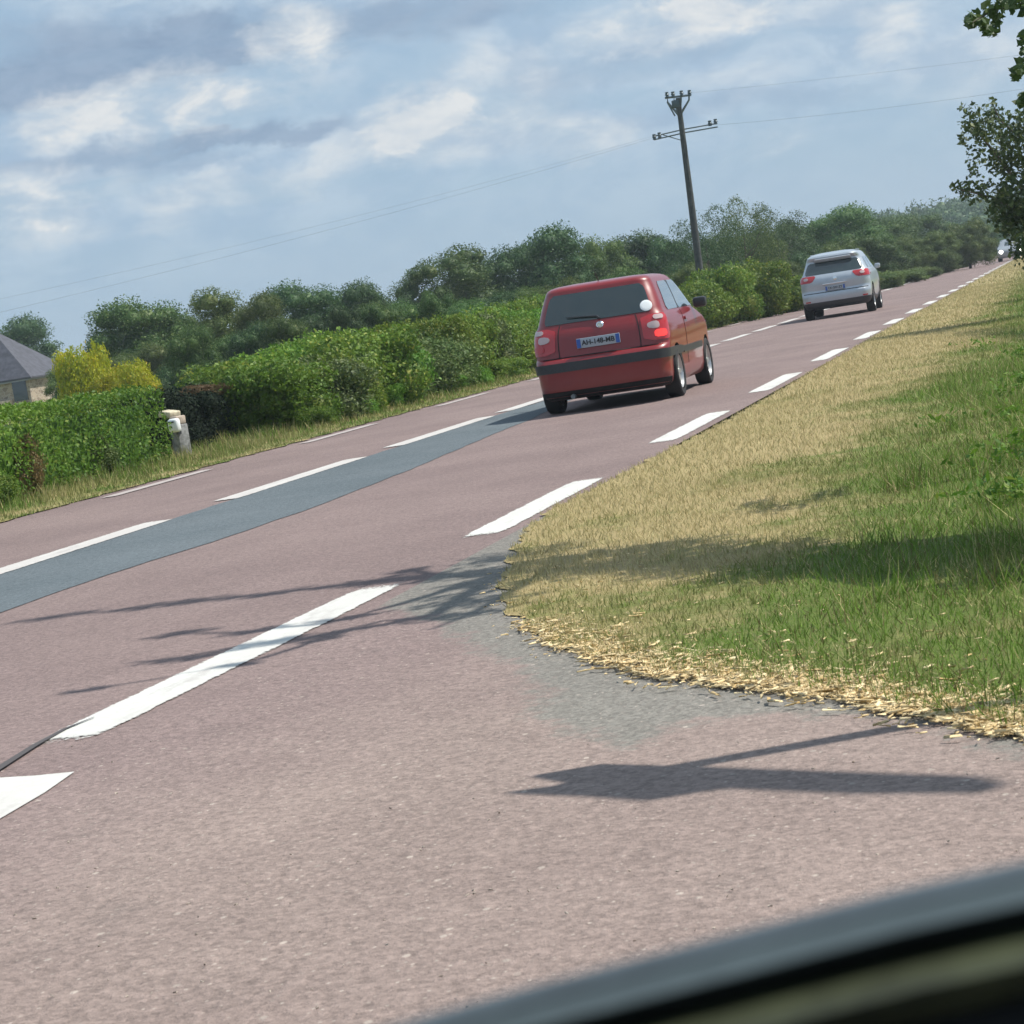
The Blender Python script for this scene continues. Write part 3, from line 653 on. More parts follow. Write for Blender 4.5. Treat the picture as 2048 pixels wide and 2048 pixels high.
# clipped hedge at the left
def box_hedge(x0, x1, y0, y1, h, n, size, seed):
    P = []; N = []
    A = [((x1-x0)*(y1-y0), 'top'), ((y1-y0)*h, 'front'), ((y1-y0)*h*.4, 'back'), ((x1-x0)*h, 'far'), ((x1-x0)*h, 'near')]
    tot = sum(a for a, _ in A)
    for a, kd in A:
        m_ = int(n*a/tot); u = rng.random(m_); v = rng.random(m_); o = np.ones(m_); z0 = np.zeros(m_)
        if kd == 'top': p = np.stack([x0+u*(x1-x0), y0+v*(y1-y0), o*h], 1); nn = (0, 0, 1)
        elif kd == 'front': p = np.stack([o*x1, y0+u*(y1-y0), v*h], 1); nn = (1, 0, .2)
        elif kd == 'back': p = np.stack([o*x0, y0+u*(y1-y0), v*h], 1); nn = (-1, 0, .2)
        elif kd == 'far': p = np.stack([x0+u*(x1-x0), o*y1, v*h], 1); nn = (0, 1, .2)
        else: p = np.stack([x0+u*(x1-x0), o*y0, v*h], 1); nn = (0, -1, .2)
        nn = np.array(nn, float); k = .09*pnoise(p, 2.0, seed)+.05*pnoise(p*3, 2.5, seed+2)-np.abs(rng.normal(0, .07, m_))
        P.append(p+nn*k[:, None]); N.append(np.tile(nn, (m_, 1)))
    P = np.concatenate(P); N = np.concatenate(N); V = leafy(P, N, size, jitter=.8); Fq = np.arange(len(V)).reshape(-1, 4)
    e = .22; B = np.array([(x, y, z) for z in (0, h-e) for x, y in ((x0+e, y0+e), (x1-e, y0+e), (x1-e, y1-e), (x0+e, y1-e))]); o_ = len(V)
    Fb = np.array([(o_, o_+1, o_+5, o_+4), (o_+1, o_+2, o_+6, o_+5), (o_+2, o_+3, o_+7, o_+6), (o_+3, o_, o_+4, o_+7), (o_+4, o_+5, o_+6, o_+7)])
    return np_mesh('clipped_hedge', np.concatenate([V, B]), np.concatenate([Fq, Fb]))
ch = link('clipped_hedge', box_hedge(-14.0, -11.75, 15, 27.3, 1.06, 52000, .052, 11), [M['leaf_clip']])
tag(ch, 'low clipped bright green hedge left of the stone gate pillar', 'hedge')
def pos_at_base(px, py): return G(px, py)
bush(G(145, 985)+Vector((-.55, 0, 0)), .60, .78, 'leaf_brown', 'dead_shrub', 'brown withered shrub in front of the clipped hedge', 'shrub')
bush(G(45, 1005)+Vector((-.1, -.5, 0)), .7, .4, 'leaf_hedge', 'weed_clump', 'green weed clump left of the brown withered shrub', 'weeds')
bush(G(235, 955)+Vector((-.35, 0, 0)), .9, .6, 'leaf_olive', 'weed_clump', 'dull green weed clump right of the brown withered shrub', 'weeds')
# shaded opening under dead growth; near black bushes stand in for its darkness
pg = G(405, 905)
bush(pg+Vector((-1.5, 2.0, 0)), 1.8, 1.05, 'leaf_shade', 'shade_bush', 'bush coloured near black for the shade deep in the hedge opening', 'bush')
bush(pg+Vector((-.5, .45, 0)), 1.5, 1.0, 'leaf_shade', 'shade_bush', 'bush coloured near black as shade between the gate pillar and the green hedgerow', 'bush')
bush(pg+Vector((-.75, .2, 0)), .9, .85, 'leaf_shade', 'shade_bush', 'bush coloured near black as shade right behind the gate pillar', 'bush')
for (px, py, Y, wd, lab) in ((385,775,31.3,.7,'brown withered growth arching over the dark opening, next to the pillar'),(440,768,32.2,.65,'brown withered growth where the opening meets the green hedgerow')):
    p = at(px, py, Y); bush(Vector((p.x, p.y, p.z-.17)), wd, .21, 'leaf_brown', 'dead_growth', lab, 'dead bush')
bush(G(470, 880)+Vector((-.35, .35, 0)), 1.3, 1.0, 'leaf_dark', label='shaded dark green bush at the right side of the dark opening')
bush(G(520, 850)+Vector((-.5, .9, 0)), 1.6, 1.15, 'leaf_hedge', label='first bright bush of the hedgerow right of the dark opening')
# yellow shrubs behind the clipped hedge
for (px, py, wd, Y, lab, hg) in ((150,682,110,60,'large yellow green shrub beside the house roof',2.4),(208,742,80,58,'low yellow shrub between the two bigger yellow ones',1.2),(250,716,100,61,'small rounded golden yellow shrub right of the large one',1.6)):
    p, z = foot(px, py, Y); bush(p, wd/F*Y*1.25, z, 'leaf_yellow', 'yellow_shrub', lab, 'shrub')
for (px, py, wd, Y, lab) in ((118,782,60,66,'dark olive shrub under the large yellow shrub'),(235,786,90,57,'dark green shrub at the foot of the golden shrub'),(300,760,90,63,'dark green shrub right of the golden shrub'),(340,720,110,66,'dark green shrub left above the dark opening')):
    p, z = foot(px, py, Y); bush(p, wd/F*Y*1.4, max(z, .5), 'leaf_dark', 'dark_shrub', lab, 'shrub')

# ---------------------------------------------------------------- trees on the right verge
def branchy_tree(name, label, base, trunk_pts, trunk_r, branches, clumps, leaf, size, group=None):
    t_ = empty(name, base, 0, label, 'tree', group)
    bm = bmesh.new(); add_tube(bm, [Vector(p)-Vector(base) for p in trunk_pts], trunk_r, 10)
    bm_obj('trunk', bm, M['bark'], t_)
    bm = bmesh.new()
    for pts, r in branches: add_tube(bm, [Vector(p)-Vector(base) for p in pts], [r*(1-.75*i/(len(pts)-1)) for i in range(len(pts))], 6)
    bm_obj('branches', bm, M['bark'], t_)
    Ps = []
    for (c, rad, n) in clumps:
        q = rng.normal(size=(n, 3)); q /= np.linalg.norm(q, axis=1)[:, None]; Ps.append(np.array(Vector(c)-Vector(base))+q*(rng.random(n)**.45)[:, None]*np.array(rad))
    P = np.concatenate(Ps); V = leafy(P, np.tile((0, 0, .6), (len(P), 1)), size, .6, 1.0)
    me = np_mesh('crown', V, np.arange(len(V)).reshape(-1, 4)); link('crown', me, [M[leaf]], t_)
    return t_
def lift(px, py, z):                                          # point at height z whose shadow falls at this photo point of the ground
    g_ = G(px, py); return g_+sdir*(z/sdir.z)
# tall slim tree outside the frame on the right: its shadow crosses the verge and the main road
base = G(2048, 1130); top = lift(-40, 1225, 8.6)
trunk0 = Vector((base.x+.95, base.y+.45, 0))
def shline(pxs, z0, z1):
    n = len(pxs); return [lift(px, py, z0+(z1-z0)*i/(n-1)) for i, (px, py) in enumerate(pxs)]
def zfor(px, py):                                             # height that keeps the shadow caster in the plane of the trunk
    g_ = G(px, py); return max(.3, (Vector((g_.x, g_.y))-trunk0.xy).length*math.tan(SUN_EL))
br = []; cl = []
def limb(pxs, r, spread=.0):
    pts = [lift(px, py, zfor(px, py)+spread) for px, py in pxs]; br.append((pts, r)); return pts
main = limb([(1500,1128),(1200,1140),(1000,1150),(760,1160),(560,1185),(300,1212),(60,1240)], .07)
l2 = limb([(1000,1150),(800,1210),(640,1250),(480,1265),(330,1268)], .05)
l3 = limb([(1000,1150),(860,1235),(700,1262),(520,1290),(420,1312),(260,1325)], .055)
l4 = limb([(700,1262),(480,1330),(300,1360),(140,1385)], .03)
l5 = limb([(1100,1145),(950,1225),(860,1262)], .045)
l6 = limb([(900,1155),(820,1140),(760,1165),(620,1172)], .04)
for pts, k in ((main, .16), (l2, .11), (l3, .13), (l4, .07), (l5, .14), (l6, .10)):
    for a, b in zip(pts, pts[1:]):
        L = (b-a).length; n = max(1, int(L/.45))
        for i in range(n):
            p = a+(b-a)*(i+random.random())/n; cl.append((p, (k*1.6, k*.8, k*1.6), int(90*k/.12)))
for i in range(110):                                           # lower, denser part whose shade lies on the grass
    px = random.uniform(1010, 2250); py = 1118+random.gauss(0, 17)-8*math.sin(px/90); p = lift(px, py, zfor(px, py)+random.uniform(-.2, .2)); cl.append((p, (.34, .20, .34), 130))
trk = [trunk0, trunk0+(main[0]-trunk0)*.0+Vector((0, 0, 1.0)), Vector((trunk0.x-.05, trunk0.y, 2.2)), main[0], main[1]]
branchy_tree('roadside_tree', 'slim overhanging tree standing out of frame whose shadow streaks across the road', trunk0, trk, [.13, .12, .11, .09, .07], br, cl, 'leaf_olive', .07)
# overhanging twigs in the top right corner
def clumps_px(lst, Y, n=60, k=1.0):
    return [(at(px, py, Y+random.uniform(-.3, .3)), (r/F*Y*k, .25, r/F*Y*k), n) for px, py, r in lst]
tb = Vector((1.5, 12.5, 0))
tw = [(1950,35,14),(1965,45,12),(1940,42,9),(1980,20,14),(2000,12,16),(1972,60,9),(1985,62,8),(2010,5,12),(2030,10,12),(2045,5,10),(2060,15,20),(2040,140,12),(2050,120,18),(2052,95,16),(2030,150,7),(2046,70,8),(1992,38,9),(2080,60,30),(2075,140,24),(2040,205,7),(2052,195,9)]
br2 = [([at(2300, 60, 12.5), at(2100, 5, 12.3), at(1990, 18, 12.1), at(1945, 45, 12)], .012), ([at(2300, 160, 12.5), at(2120, 130, 12.3), at(2040, 140, 12.2)], .012), ([at(2100, 5, 12.3), at(2000, 12, 12.1), at(1975, 62, 12.1)], .006)]
branchy_tree('overhanging_tree', 'tree with a leafy twig hanging into the top right corner', tb, [tb, tb+Vector((-.1, 0, 1.6)), tb+Vector((-.25, 0, 2.9)), tb+Vector((-.3, 0, 3.6))], [.09, .08, .06, .03], br2, clumps_px(tw, 12.2, 26), 'leaf_dark', .055)
# leafy tree at the right edge further on
Y2 = 36; tb = Vector((.6, Y2, 0))
cl = []
for (px, py, r, n) in [(1950,240,32,170),(1985,250,36,260),(2020,270,40,330),(2000,320,30,240),(2040,330,50,460),(2035,400,46,460),(2060,460,50,480),(2010,380,22,130),(1935,262,16,50),(1925,280,10,26),(1950,320,20,50),(1945,345,14,36),(1935,300,10,16),(1925,375,20,70),(1945,385,22,90),(1970,378,22,90),(1990,420,24,150),(2010,450,22,150),(2030,430,30,240),(1985,205,8,24),(1983,225,8,24),(1925,215,8,10),(2060,290,50,420),(2075,380,60,520),(2045,230,16,70),(2046,195,9,36),(2055,500,34,240),(2042,480,20,110),(1960,290,14,30),(2100,300,70,500),(2100,440,70,500),(1905,372,8,12),(1965,262,24,100)]:
    cl.append((at(px, py, Y2+random.uniform(-.6, .6)), (r/F*Y2*1.1, .45, r/F*Y2*1.1), n))
for i in range(46):
    px = random.uniform(1850, 2120); cl.append((lift(px, 662+random.gauss(0, 4)+(px-1850)*.05, random.uniform(2.7, 3.4)), (.30, .3, .25), 90))
br3 = [([Vector((.5, Y2, .9)), at(2060, 400, Y2), at(1985, 300, Y2), at(1940, 245, Y2)], .05), ([Vector((.5, Y2, 1.2)), at(2070, 300, Y2), at(2000, 240, Y2), at(1984, 205, Y2)], .035), ([at(2050, 430, Y2), at(1985, 395, Y2), at(1915, 378, Y2)], .03), ([at(2070, 300, Y2), at(2047, 190, Y2)], .03)]
branchy_tree('verge_tree', 'dark olive leaved tree leaning in over the verge at the right edge', tb, [tb, tb+Vector((-.05, 0, 1)), tb+Vector((.0, 0, 2.4)), tb+Vector((.05, 0, 3.6))], [.12, .10, .08, .03], br3, cl, 'leaf_verge', .085)
bush(Vector((2.6, 42, 0)), 2.4, 1.8, 'leaf_dark', 'verge_bush', 'bush on the right verge beside the olive leaved tree', 'bush')
bush(Vector((.9, 46, 0)), 3.0, 2.2, 'leaf_olive', 'verge_bush', 'bush on the right verge behind the olive leaved tree', 'bush')
# broad leaved weeds among the grass at the right frame edge
VV = []
for i, (px, py, n) in enumerate(((2040,720,60),(2046,775,80),(2010,800,40),(2036,850,60),(2050,905,70),(1990,1010,50),(2042,1010,60),(1960,700,40),(1900,860,30),(2000,940,40))):
    c = G(px, py); r_ = np.abs(rng.normal(0, .16, n)); a_ = rng.uniform(0, 6.28, n); hgt = rng.uniform(.02, .12, n)
    P = np.stack([r_*np.cos(a_)+c.x, r_*np.sin(a_)+c.y, hgt+.01], 1); VV.append(leafy(np.repeat(P, 2, 0)+rng.normal(0, .02, (2*n, 3))*(1, 1, .5), np.tile((0, 0, 1.), (2*n, 1)), .05, .38, 1.0))
V = np.concatenate(VV); V[:, 2] = np.maximum(V[:, 2], .01)
tag(link('weeds', np_mesh('weeds', V, np.arange(len(V)).reshape(-1, 4)), [M['leaf_clip']]), 'broad leaved green weeds among the grass at the right edge', None, None, 'stuff')

# ---------------------------------------------------------------- house at the left
hp = at(88, 748, 112); hc = Vector((hp.x, 112, 0)); ez = hp.z
house = empty('stone_house', (hc.x-1.15, 112.3, 0), 0, 'stone house with a grey slate roof at the left edge behind the hedge', 'house')
M['slate'] = simple('slate', (.058, .058, .074), .6, noise=.35, nscale=3.5, bump=.3)
mt, t = mat('rubble_stone'); tcn = t.n('TexCoord'); v = t.n('TexVoronoi'); v.inputs['Scale'].default_value = 3.2; t.l(t.mapping(tcn.outputs['Object'], (1, 1, 1.9)), v.inputs['Vector'])
sc = t.n('SeparateColor'); t.l(v.outputs['Color'], sc.inputs[0]); ve = t.n('TexVoronoi', feature='DISTANCE_TO_EDGE'); ve.inputs['Scale'].default_value = 3.2; t.l(t.mapping(tcn.outputs['Object'], (1, 1, 1.9)), ve.inputs['Vector'])
c = t.mix(sc.outputs[0], (.20, .155, .12, 1), (.40, .32, .24, 1)); c = t.mix(t.sm(ve.outputs['Distance'], .03, .07), (.42, .37, .30, 1), c)
b = t.n('BsdfPrincipled'); t.l(c, b.inputs['Base Color']); b.inputs['Roughness'].default_value = .9; finish(t, b.outputs[0]); M['rubble'] = mt
M['palestone'] = simple('pale_stone', (.62, .50, .36), .85, noise=.25, nscale=5)
bm = bmesh.new(); add_box(bm, (-5, 2.5, (ez-.2)/2), (10, 5, ez-.2)); bm_obj('wall', bm, M['rubble'], house, smooth=False)
bm = bmesh.new(); rz = ez+3.0; o_ = .35
A_ = [bm.verts.new(p) for p in ((-10.4, -o_, ez-.12), (o_, -o_, ez-.12), (o_, 5+o_, ez-.12), (-10.4, 5+o_, ez-.12), (-8, 2.5, rz), (-3.0, 2.5, rz))]
B_ = [bm.verts.new(p) for p in ((-10.4, -o_, ez-.02), (o_, -o_, ez-.02), (o_, 5+o_, ez-.02), (-10.4, 5+o_, ez-.02))]
for i in range(4): bm.faces.new((A_[i], A_[(i+1) % 4], B_[(i+1) % 4], B_[i]))
bm.faces.new(A_[:4]); bm.faces.new((B_[0], B_[1], A_[5], A_[4])); bm.faces.new((B_[1], B_[2], A_[5])); bm.faces.new((B_[2], B_[3], A_[4], A_[5])); bm.faces.new((B_[3], B_[0], A_[4]))
rf = bm_obj('roof', bm, M['slate'], house, smooth=False)
bm = bmesh.new(); add_box(bm, (-5.1, 2.5, ez-.16), (10.5, 5.6, .06)); bm_obj('gutter', bm, simple('zinc', (.3, .31, .33), .4, metal=.5), house, smooth=False)
bm = bmesh.new(); add_box(bm, (-.6, -.02, 1.45), (.85, .05, 1.1)); wn = bm_obj('window', bm, M['glass'], house, smooth=False)
bm = bmesh.new(); add_box(bm, (-1.8, -.16, .55), (1.3, .3, 1.0), bev=.03); bm_obj('plinth', bm, M['palestone'], house, smooth=False)

# gate pillar and letter box
gp = G(368, 916); gp = Vector((gp.x, gp.y, 0))
pil = empty('gate_pillar', gp, R(-28), 'short weathered stone gate pillar beside the dark hedge opening', 'pillar')
bm = bmesh.new(); add_box(bm, (0, 0, .235), (.165, .19, .47), bev=.012); bm_obj('shaft', bm, simple('weathered_stone', (.22, .22, .22), .9, noise=.4, nscale=14, bump=.6), pil, angle=60)
bm = bmesh.new(); add_box(bm, (.0, 0, .53), (.15, .18, .12), bev=.02); bm_obj('top_block', bm, simple('pinkish_stone', (.42, .34, .28), .9, noise=.3, nscale=14), pil, angle=60)
cpz = G(328, 905); bm = bmesh.new(); add_box(bm, (0, 0, 0), (.26, .20, .09), bev=.015)
o = bm_obj('coping', bm, simple('pale_coping', (.50, .44, .32), .9, noise=.3, nscale=14), pil, angle=60); o.location = (-.22, .05, .63); o.rotation_euler = (0, R(8), 0)
lb = empty('letter_box', gp+Vector((.04, -.12, .38)), R(-28), 'white letter box mounted on the stone gate pillar', 'letter box')
bm = bmesh.new(); add_box(bm, (0, -.06, .09), (.19, .10, .19), bev=.035); bm_obj('body', bm, M['white'], lb, angle=60)
bm = bmesh.new(); add_box(bm, (0, -.115, .14), (.12, .01, .018)); bm_obj('slot', bm, M['ink'], lb, smooth=False)
bm = bmesh.new(); add_box(bm, (0, .0, -.02), (.05, .05, .04)); bm_obj('bracket', bm, M['blackplastic'], lb, smooth=False)

# ---------------------------------------------------------------- utility pole and wires
Yp = 76.; pb, _ = foot(1400, 560, Yp); ptop = at(1356, 196, Yp); pole = empty('utility_pole', pb, 0, 'tall dark utility pole with crossarms rising above the hedgerow', 'utility pole')
M['polewood'] = simple('pole_wood', (.055, .06, .06), .85, noise=.3, nscale=6)
tl = ptop-pb; bm = bmesh.new(); add_tube(bm, [(0, 0, 0), tl*.5, tl], [.14, .12, .085], 12); bm_obj('shaft', bm, M['polewood'], pole)
def L_(px, py): return at(px, py, Yp)-pb
M['steel'] = simple('galvanised_steel', (.16, .19, .20), .5, metal=.6)
M['insul'] = simple('insulator', (.06, .09, .10), .2)
arm_l, arm_r = L_(1306, 276), L_(1434, 250)
bm = bmesh.new()
for dz in (.06, -.06): add_tube(bm, [arm_l+Vector((0, .1, dz)), (arm_l+arm_r)/2+Vector((0, .1, dz+.03)), arm_r+Vector((0, .1, dz))], .025, 6)
add_tube(bm, [arm_l+Vector((.35, .1, .05)), L_(1366, 262)+Vector((0, .12, -.35))], .018, 6)
bm_obj('crossarm', bm, M['steel'], pole)
bm = bmesh.new()
for px, py in ((1335,192),(1348,191),(1362,190),(1378,188)):
    add_tube(bm, [L_(1359, 232), L_(px, py+12), L_(px, py)], [.05, .035, .035], 6)
add_tube(bm, [L_(1330, 196), L_(1382, 190)], .04, 6); add_tube(bm, [L_(1335, 205), L_(1350, 232)], .03, 6)
bm_obj('top_bracket', bm, M['steel'], pole)
for c in (L_(1334,190), L_(1346,189), L_(1363,187), L_(1379,186), arm_l+Vector((.03, .1, .03)), arm_l+Vector((.22, .1, .06)), arm_r+Vector((-.05, .1, .12)), arm_r+Vector((-.25, .1, .1))):
    bm = bmesh.new(); add_lathe(bm, [(-.09, .02), (-.08, .07), (-.02, .05), (.0, .08), (.05, .05), (.09, .07), (.11, .0)], 10, 'z', c); bm_obj('insulator', bm, M['insul'], pole)
bm = bmesh.new(); add_box(bm, tuple(L_(1352, 208)), (.28, .18, .26), bev=.03); bm_obj('switch_box', bm, M['insul'], pole)
M['wire'] = simple('wire', (.12, .14, .15), .6)
def wire(a, b, sag, label, r=.003):
    n = 24; bm = bmesh.new(); add_tube(bm, [a.lerp(b, i/n)-Vector((0, 0, sag*4*(i/n)*(1-i/n)))-a for i in range(n+1)], r, 5)
    tag(bm_obj('power_wire', bm, M['wire'], loc=a), label, 'wire')
wire(pb+arm_l, at(-350, 705, 58), .25, 'faint power wire running from the left crossarm tip down to the left edge')
wire(pb+arm_l+Vector((.2, .1, .1)), at(-350, 670, 60), .3, 'fainter second power wire just above the one to the left edge', .0025)
wire(pb+arm_r, at(2400, 118, 70), .2, 'power wire running from the right crossarm tip to the right edge', .003)
wire(pb+L_(1379, 186), at(2400, 60, 70), .1, 'highest power wire running from the pole top to the right edge', .0025)

# ---------------------------------------------------------------- cars
def interp(tab, z, i):
    zs = [r[0] for r in tab]; vs = [r[i] for r in tab]
    return float(np.interp(z, zs, vs))
class Shell:
    """car skin as a stack of rounded plan outlines; u runs rear centre 0..1 rear, 1..2 rear corner, 2..3 side, 3..4 front corner, 4..5 front"""
    def __init__(s, tab, L, rr=.22, rf=.35, bulge=.06, tumble=.05): s.tab, s.L, s.rr, s.rf, s.bulge, s.tp = tab, L, rr, rf, bulge, tumble
    def dims(s, z):
        yr, yf, w_ = (interp(s.tab, z, i) for i in (1, 2, 3)); k = min(1, w_/.5); return yr, yf, w_, min(s.rr, w_*.45)*k, min(s.rf, w_*.5)*k
    def pt(s, u, z):
        sg = 1 if u >= 0 else -1; u = abs(u); yr, yf, w_, rr, rf = s.dims(z)
        rr = min(rr, (yf-yr)*.45); rf = min(rf, (yf-yr)*.45)
        if u <= 1: x, y = (w_-rr)*u, yr
        elif u <= 2: a = (u-1)*math.pi/2; x, y = w_-rr+rr*math.sin(a), yr+rr-rr*math.cos(a)
        elif u <= 3: x, y = w_, yr+rr+(yf-rf-yr-rr)*(u-2)
        elif u <= 4: a = (u-3)*math.pi/2; x, y = w_-rf+rf*math.cos(a), yf-rf+rf*math.sin(a)
        else: x, y = (w_-rf)*(5-u), yf
        t_ = (y/s.L-.5)*2; x *= 1-s.tp*t_*t_
        y += s.bulge*(x/.8)**2*max(0, 1-y/.9) if y < .9 else 0
        if y > s.L-1.0: y -= .12*(x/.8)**2*(y-(s.L-1.0))
        return Vector((x*sg, y, z))
    def uy(s, y, z):
        yr, yf, w_, rr, rf = s.dims(z); rr = min(rr, (yf-yr)*.45); rf = min(rf, (yf-yr)*.45); return 2+(y-yr-rr)/(yf-rf-yr-rr)
    def nrm(s, u, z):
        e = .01; du = s.pt(u+e, z)-s.pt(u-e, z); dz = s.pt(u, z+e)-s.pt(u, z-e)
        n = du.cross(dz); n = n.normalized() if n.length > 1e-9 else Vector((0, 0, 1))
        c = s.pt(u, z)-Vector((0, s.L*.5, .6))
        return n if n.dot(c) > 0 else -n
    def patch(s, z0, z1, ua, ub, off=.006, nu=14, nz=8, rc=.0, mirror=False):
        """raised panel between heights z0..z1; ua, ub = f(z) or numbers; rc = corner rounding in metres"""
        bm = bmesh.new(); fa = ua if callable(ua) else (lambda z: ua); fb = ub if callable(ub) else (lambda z: ub)
        g_ = []
        for j in range(-1, nz+2):
            jj = min(max(j, 0), nz); t_ = jj/nz; z = z0+(z1-z0)*t_; row = []
            d = min(t_, 1-t_)*(z1-z0); ins_ = rc*(1-math.sqrt(max(0, 1-((rc-d)/rc)**2))) if rc and d < rc else 0
            A, B = fa(z), fb(z); ln = (s.pt(B, z)-s.pt(A, z)).length or 1; A2 = A+(B-A)*min(.45, ins_/ln); B2 = B-(B-A)*min(.45, ins_/ln)
            for i in range(-1, nu+2):
                ii = min(max(i, 0), nu); u = A2+(B2-A2)*ii/nu; o_ = off if (0 <= i <= nu and 0 <= j <= nz) else -.012
                row.append(bm.verts.new(s.pt(u, z)+s.nrm(u, z)*o_))
            g_.append(row)
        for a, b in zip(g_, g_[1:]):
            for i in range(len(a)-1): bm.faces.new((a[i], a[i+1], b[i+1], b[i]))
        if mirror:
            for v in bm.verts: v.co.x *= -1
        return bm
    def body(s, zs):
        bm = bmesh.new(); us = []
        for a, n in ((0, 10), (1, 8), (2, 40), (3, 6), (4, 6)): us += [a+k/n for k in range(n)]
        us.append(5.0); us = us+[-u for u in us[-2:0:-1]]
        rings = [[bm.verts.new(s.pt(u, z)) for u in us] for z in zs]; n = len(us)
        for a, b in zip(rings, rings[1:]):
            for i in range(n): bm.faces.new((a[i], a[(i+1) % n], b[(i+1) % n], b[i]))
        bm.faces.new(rings[0]); bm.faces.new(rings[-1]); return bm
def cut_wheels(o, axles, rad, hw):
    bm = bmesh.new()
    for y, z in axles:
        for sg in (-1, 1):
            add = add_lathe(bm, [(hw-.30, rad), (hw+.3, rad)], 32, 'x', (0, y, z)) if sg > 0 else add_lathe(bm, [(-hw-.3, rad), (-hw+.30, rad)], 32, 'x', (0, y, z))
            bm.faces.new(add[0]); bm.faces.new(add[1])
    for f in bm.faces: f.material_index = 1
    bmesh.ops.recalc_face_normals(bm, faces=bm.faces[:]); me = bpy.data.meshes.new('cut'); bm.to_mesh(me); bm.free()
    me.materials.append(M['under']); me.materials.append(M['under'])
    c = bpy.data.objects.new('cut', me); COL.objects.link(c); c.matrix_world = o.matrix_world
    par = o.parent; o.parent = None
    md = o.modifiers.new('b', 'BOOLEAN'); md.operation = 'DIFFERENCE'; md.solver = 'EXACT'; md.object = c
    bpy.context.view_layer.update(); dg = bpy.context.evaluated_depsgraph_get(); nm = bpy.data.meshes.new_from_object(o.evaluated_get(dg))
    o.modifiers.clear(); o.data = nm; bpy.data.objects.remove(c); o.parent = par
    nm.polygons.foreach_set('use_smooth', [True]*len(nm.polygons)); nm.set_sharp_from_angle(angle=R(32))
def make_wheel(car, x, y, r, wd, spokes=5):
    sg = 1 if x > 0 else -1; ri = r*.72
    bm = bmesh.new(); add_lathe(bm, [(sg*(-wd*.45), ri*.98), (sg*wd*.40, ri*.98), (sg*wd*.44, ri*.93), (sg*wd*.2, ri*.86), (sg*wd*.1, ri*.2), (sg*wd*.12, .001)], 28)
    for k in range(spokes):
        a = 2*math.pi*k/spokes; add_box(bm, (sg*wd*.27, math.cos(a)*ri*.5, math.sin(a)*ri*.5), (.02, ri*.95, ri*.24), Matrix.Rotation(a, 3, 'X') if False else None)
        vs = bm.verts[-8:]; c = Vector((sg*wd*.27, math.cos(a)*ri*.5, math.sin(a)*ri*.5)); bmesh.ops.rotate(bm, cent=c, matrix=Matrix.Rotation(a, 3, 'X'), verts=vs)
    add_lathe(bm, [(sg*wd*.26, ri*.22), (sg*wd*.34, ri*.18), (sg*wd*.36, .001)], 14)
    wh = bm_obj('wheel', bm, M['rim'], car, loc=(x, y, r))
    bm = bmesh.new(); pr = [(-wd*.5, ri), (-wd*.5, r*.93), (-wd*.42, r*.985), (-wd*.2, r), (wd*.2, r), (wd*.42, r*.985), (wd*.5, r*.93), (wd*.47, ri)]
    add_lathe(bm, pr, 36); bm_obj('tyre', bm, M['tyre'], wh)
def text_mesh(name, txt, size, parent, loc, rot, mt):
    cu = bpy.data.curves.new(name, 'FONT'); cu.body = txt; cu.size = size; cu.align_x = 'CENTER'; cu.align_y = 'CENTER'; cu.extrude = .002; cu.offset = size*.02
    o = bpy.data.objects.new('t', cu); COL.objects.link(o); dg = bpy.context.evaluated_depsgraph_get(); me = bpy.data.meshes.new_from_object(o.evaluated_get(dg)); bpy.data.objects.remove(o)
    q = link(name, me, [mt], parent, loc); me.materials.clear(); me.materials.append(mt); q.rotation_euler = rot; return q
def plate(car, sh, z, txt, wd=.52, hg=.11, tilt=0, band=True):
    y = sh.pt(0, z).y-.022
    bm = bmesh.new(); add_box(bm, (0, 0, 0), (wd, .016, hg), bev=.005); p = bm_obj('number_plate', bm, M['platewhite'], car, loc=(0, y, z)); p.rotation_euler = (tilt, 0, 0)
    if band:
        for sg in (-1, 1):
            bm = bmesh.new(); add_box(bm, (sg*(wd/2-.026), -.010, 0), (.046, .006, hg-.012)); bm_obj('blue_band', bm, M['plateblue'], p, smooth=False)
    text_mesh('plate_number', txt, hg*.70, p, (0, -.0115, 0), (R(90), 0, 0), M['ink'])
def lamp_disc(sh, u, z, r, off=.03, name='x', mt=None, parent=None, dome=.02):
    c = sh.pt(u, z); n = sh.nrm(u, z); q = Vector((0, 0, 1)).rotation_difference(n).to_matrix()
    bm = bmesh.new(); rg = add_lathe(bm, [(-.01, r), (off*.6, r), (off, r*.85), (off+dome*.6, r*.5), (off+dome, .001)], 20, 'z')
    bmesh.ops.rotate(bm, cent=(0, 0, 0), matrix=q, verts=bm.verts[:]); bmesh.ops.translate(bm, vec=c, verts=bm.verts[:])
    return bm_obj(name, bm, mt, parent)
def zlist(a, b, n): return [a+(b-a)*i/n for i in range(n)]

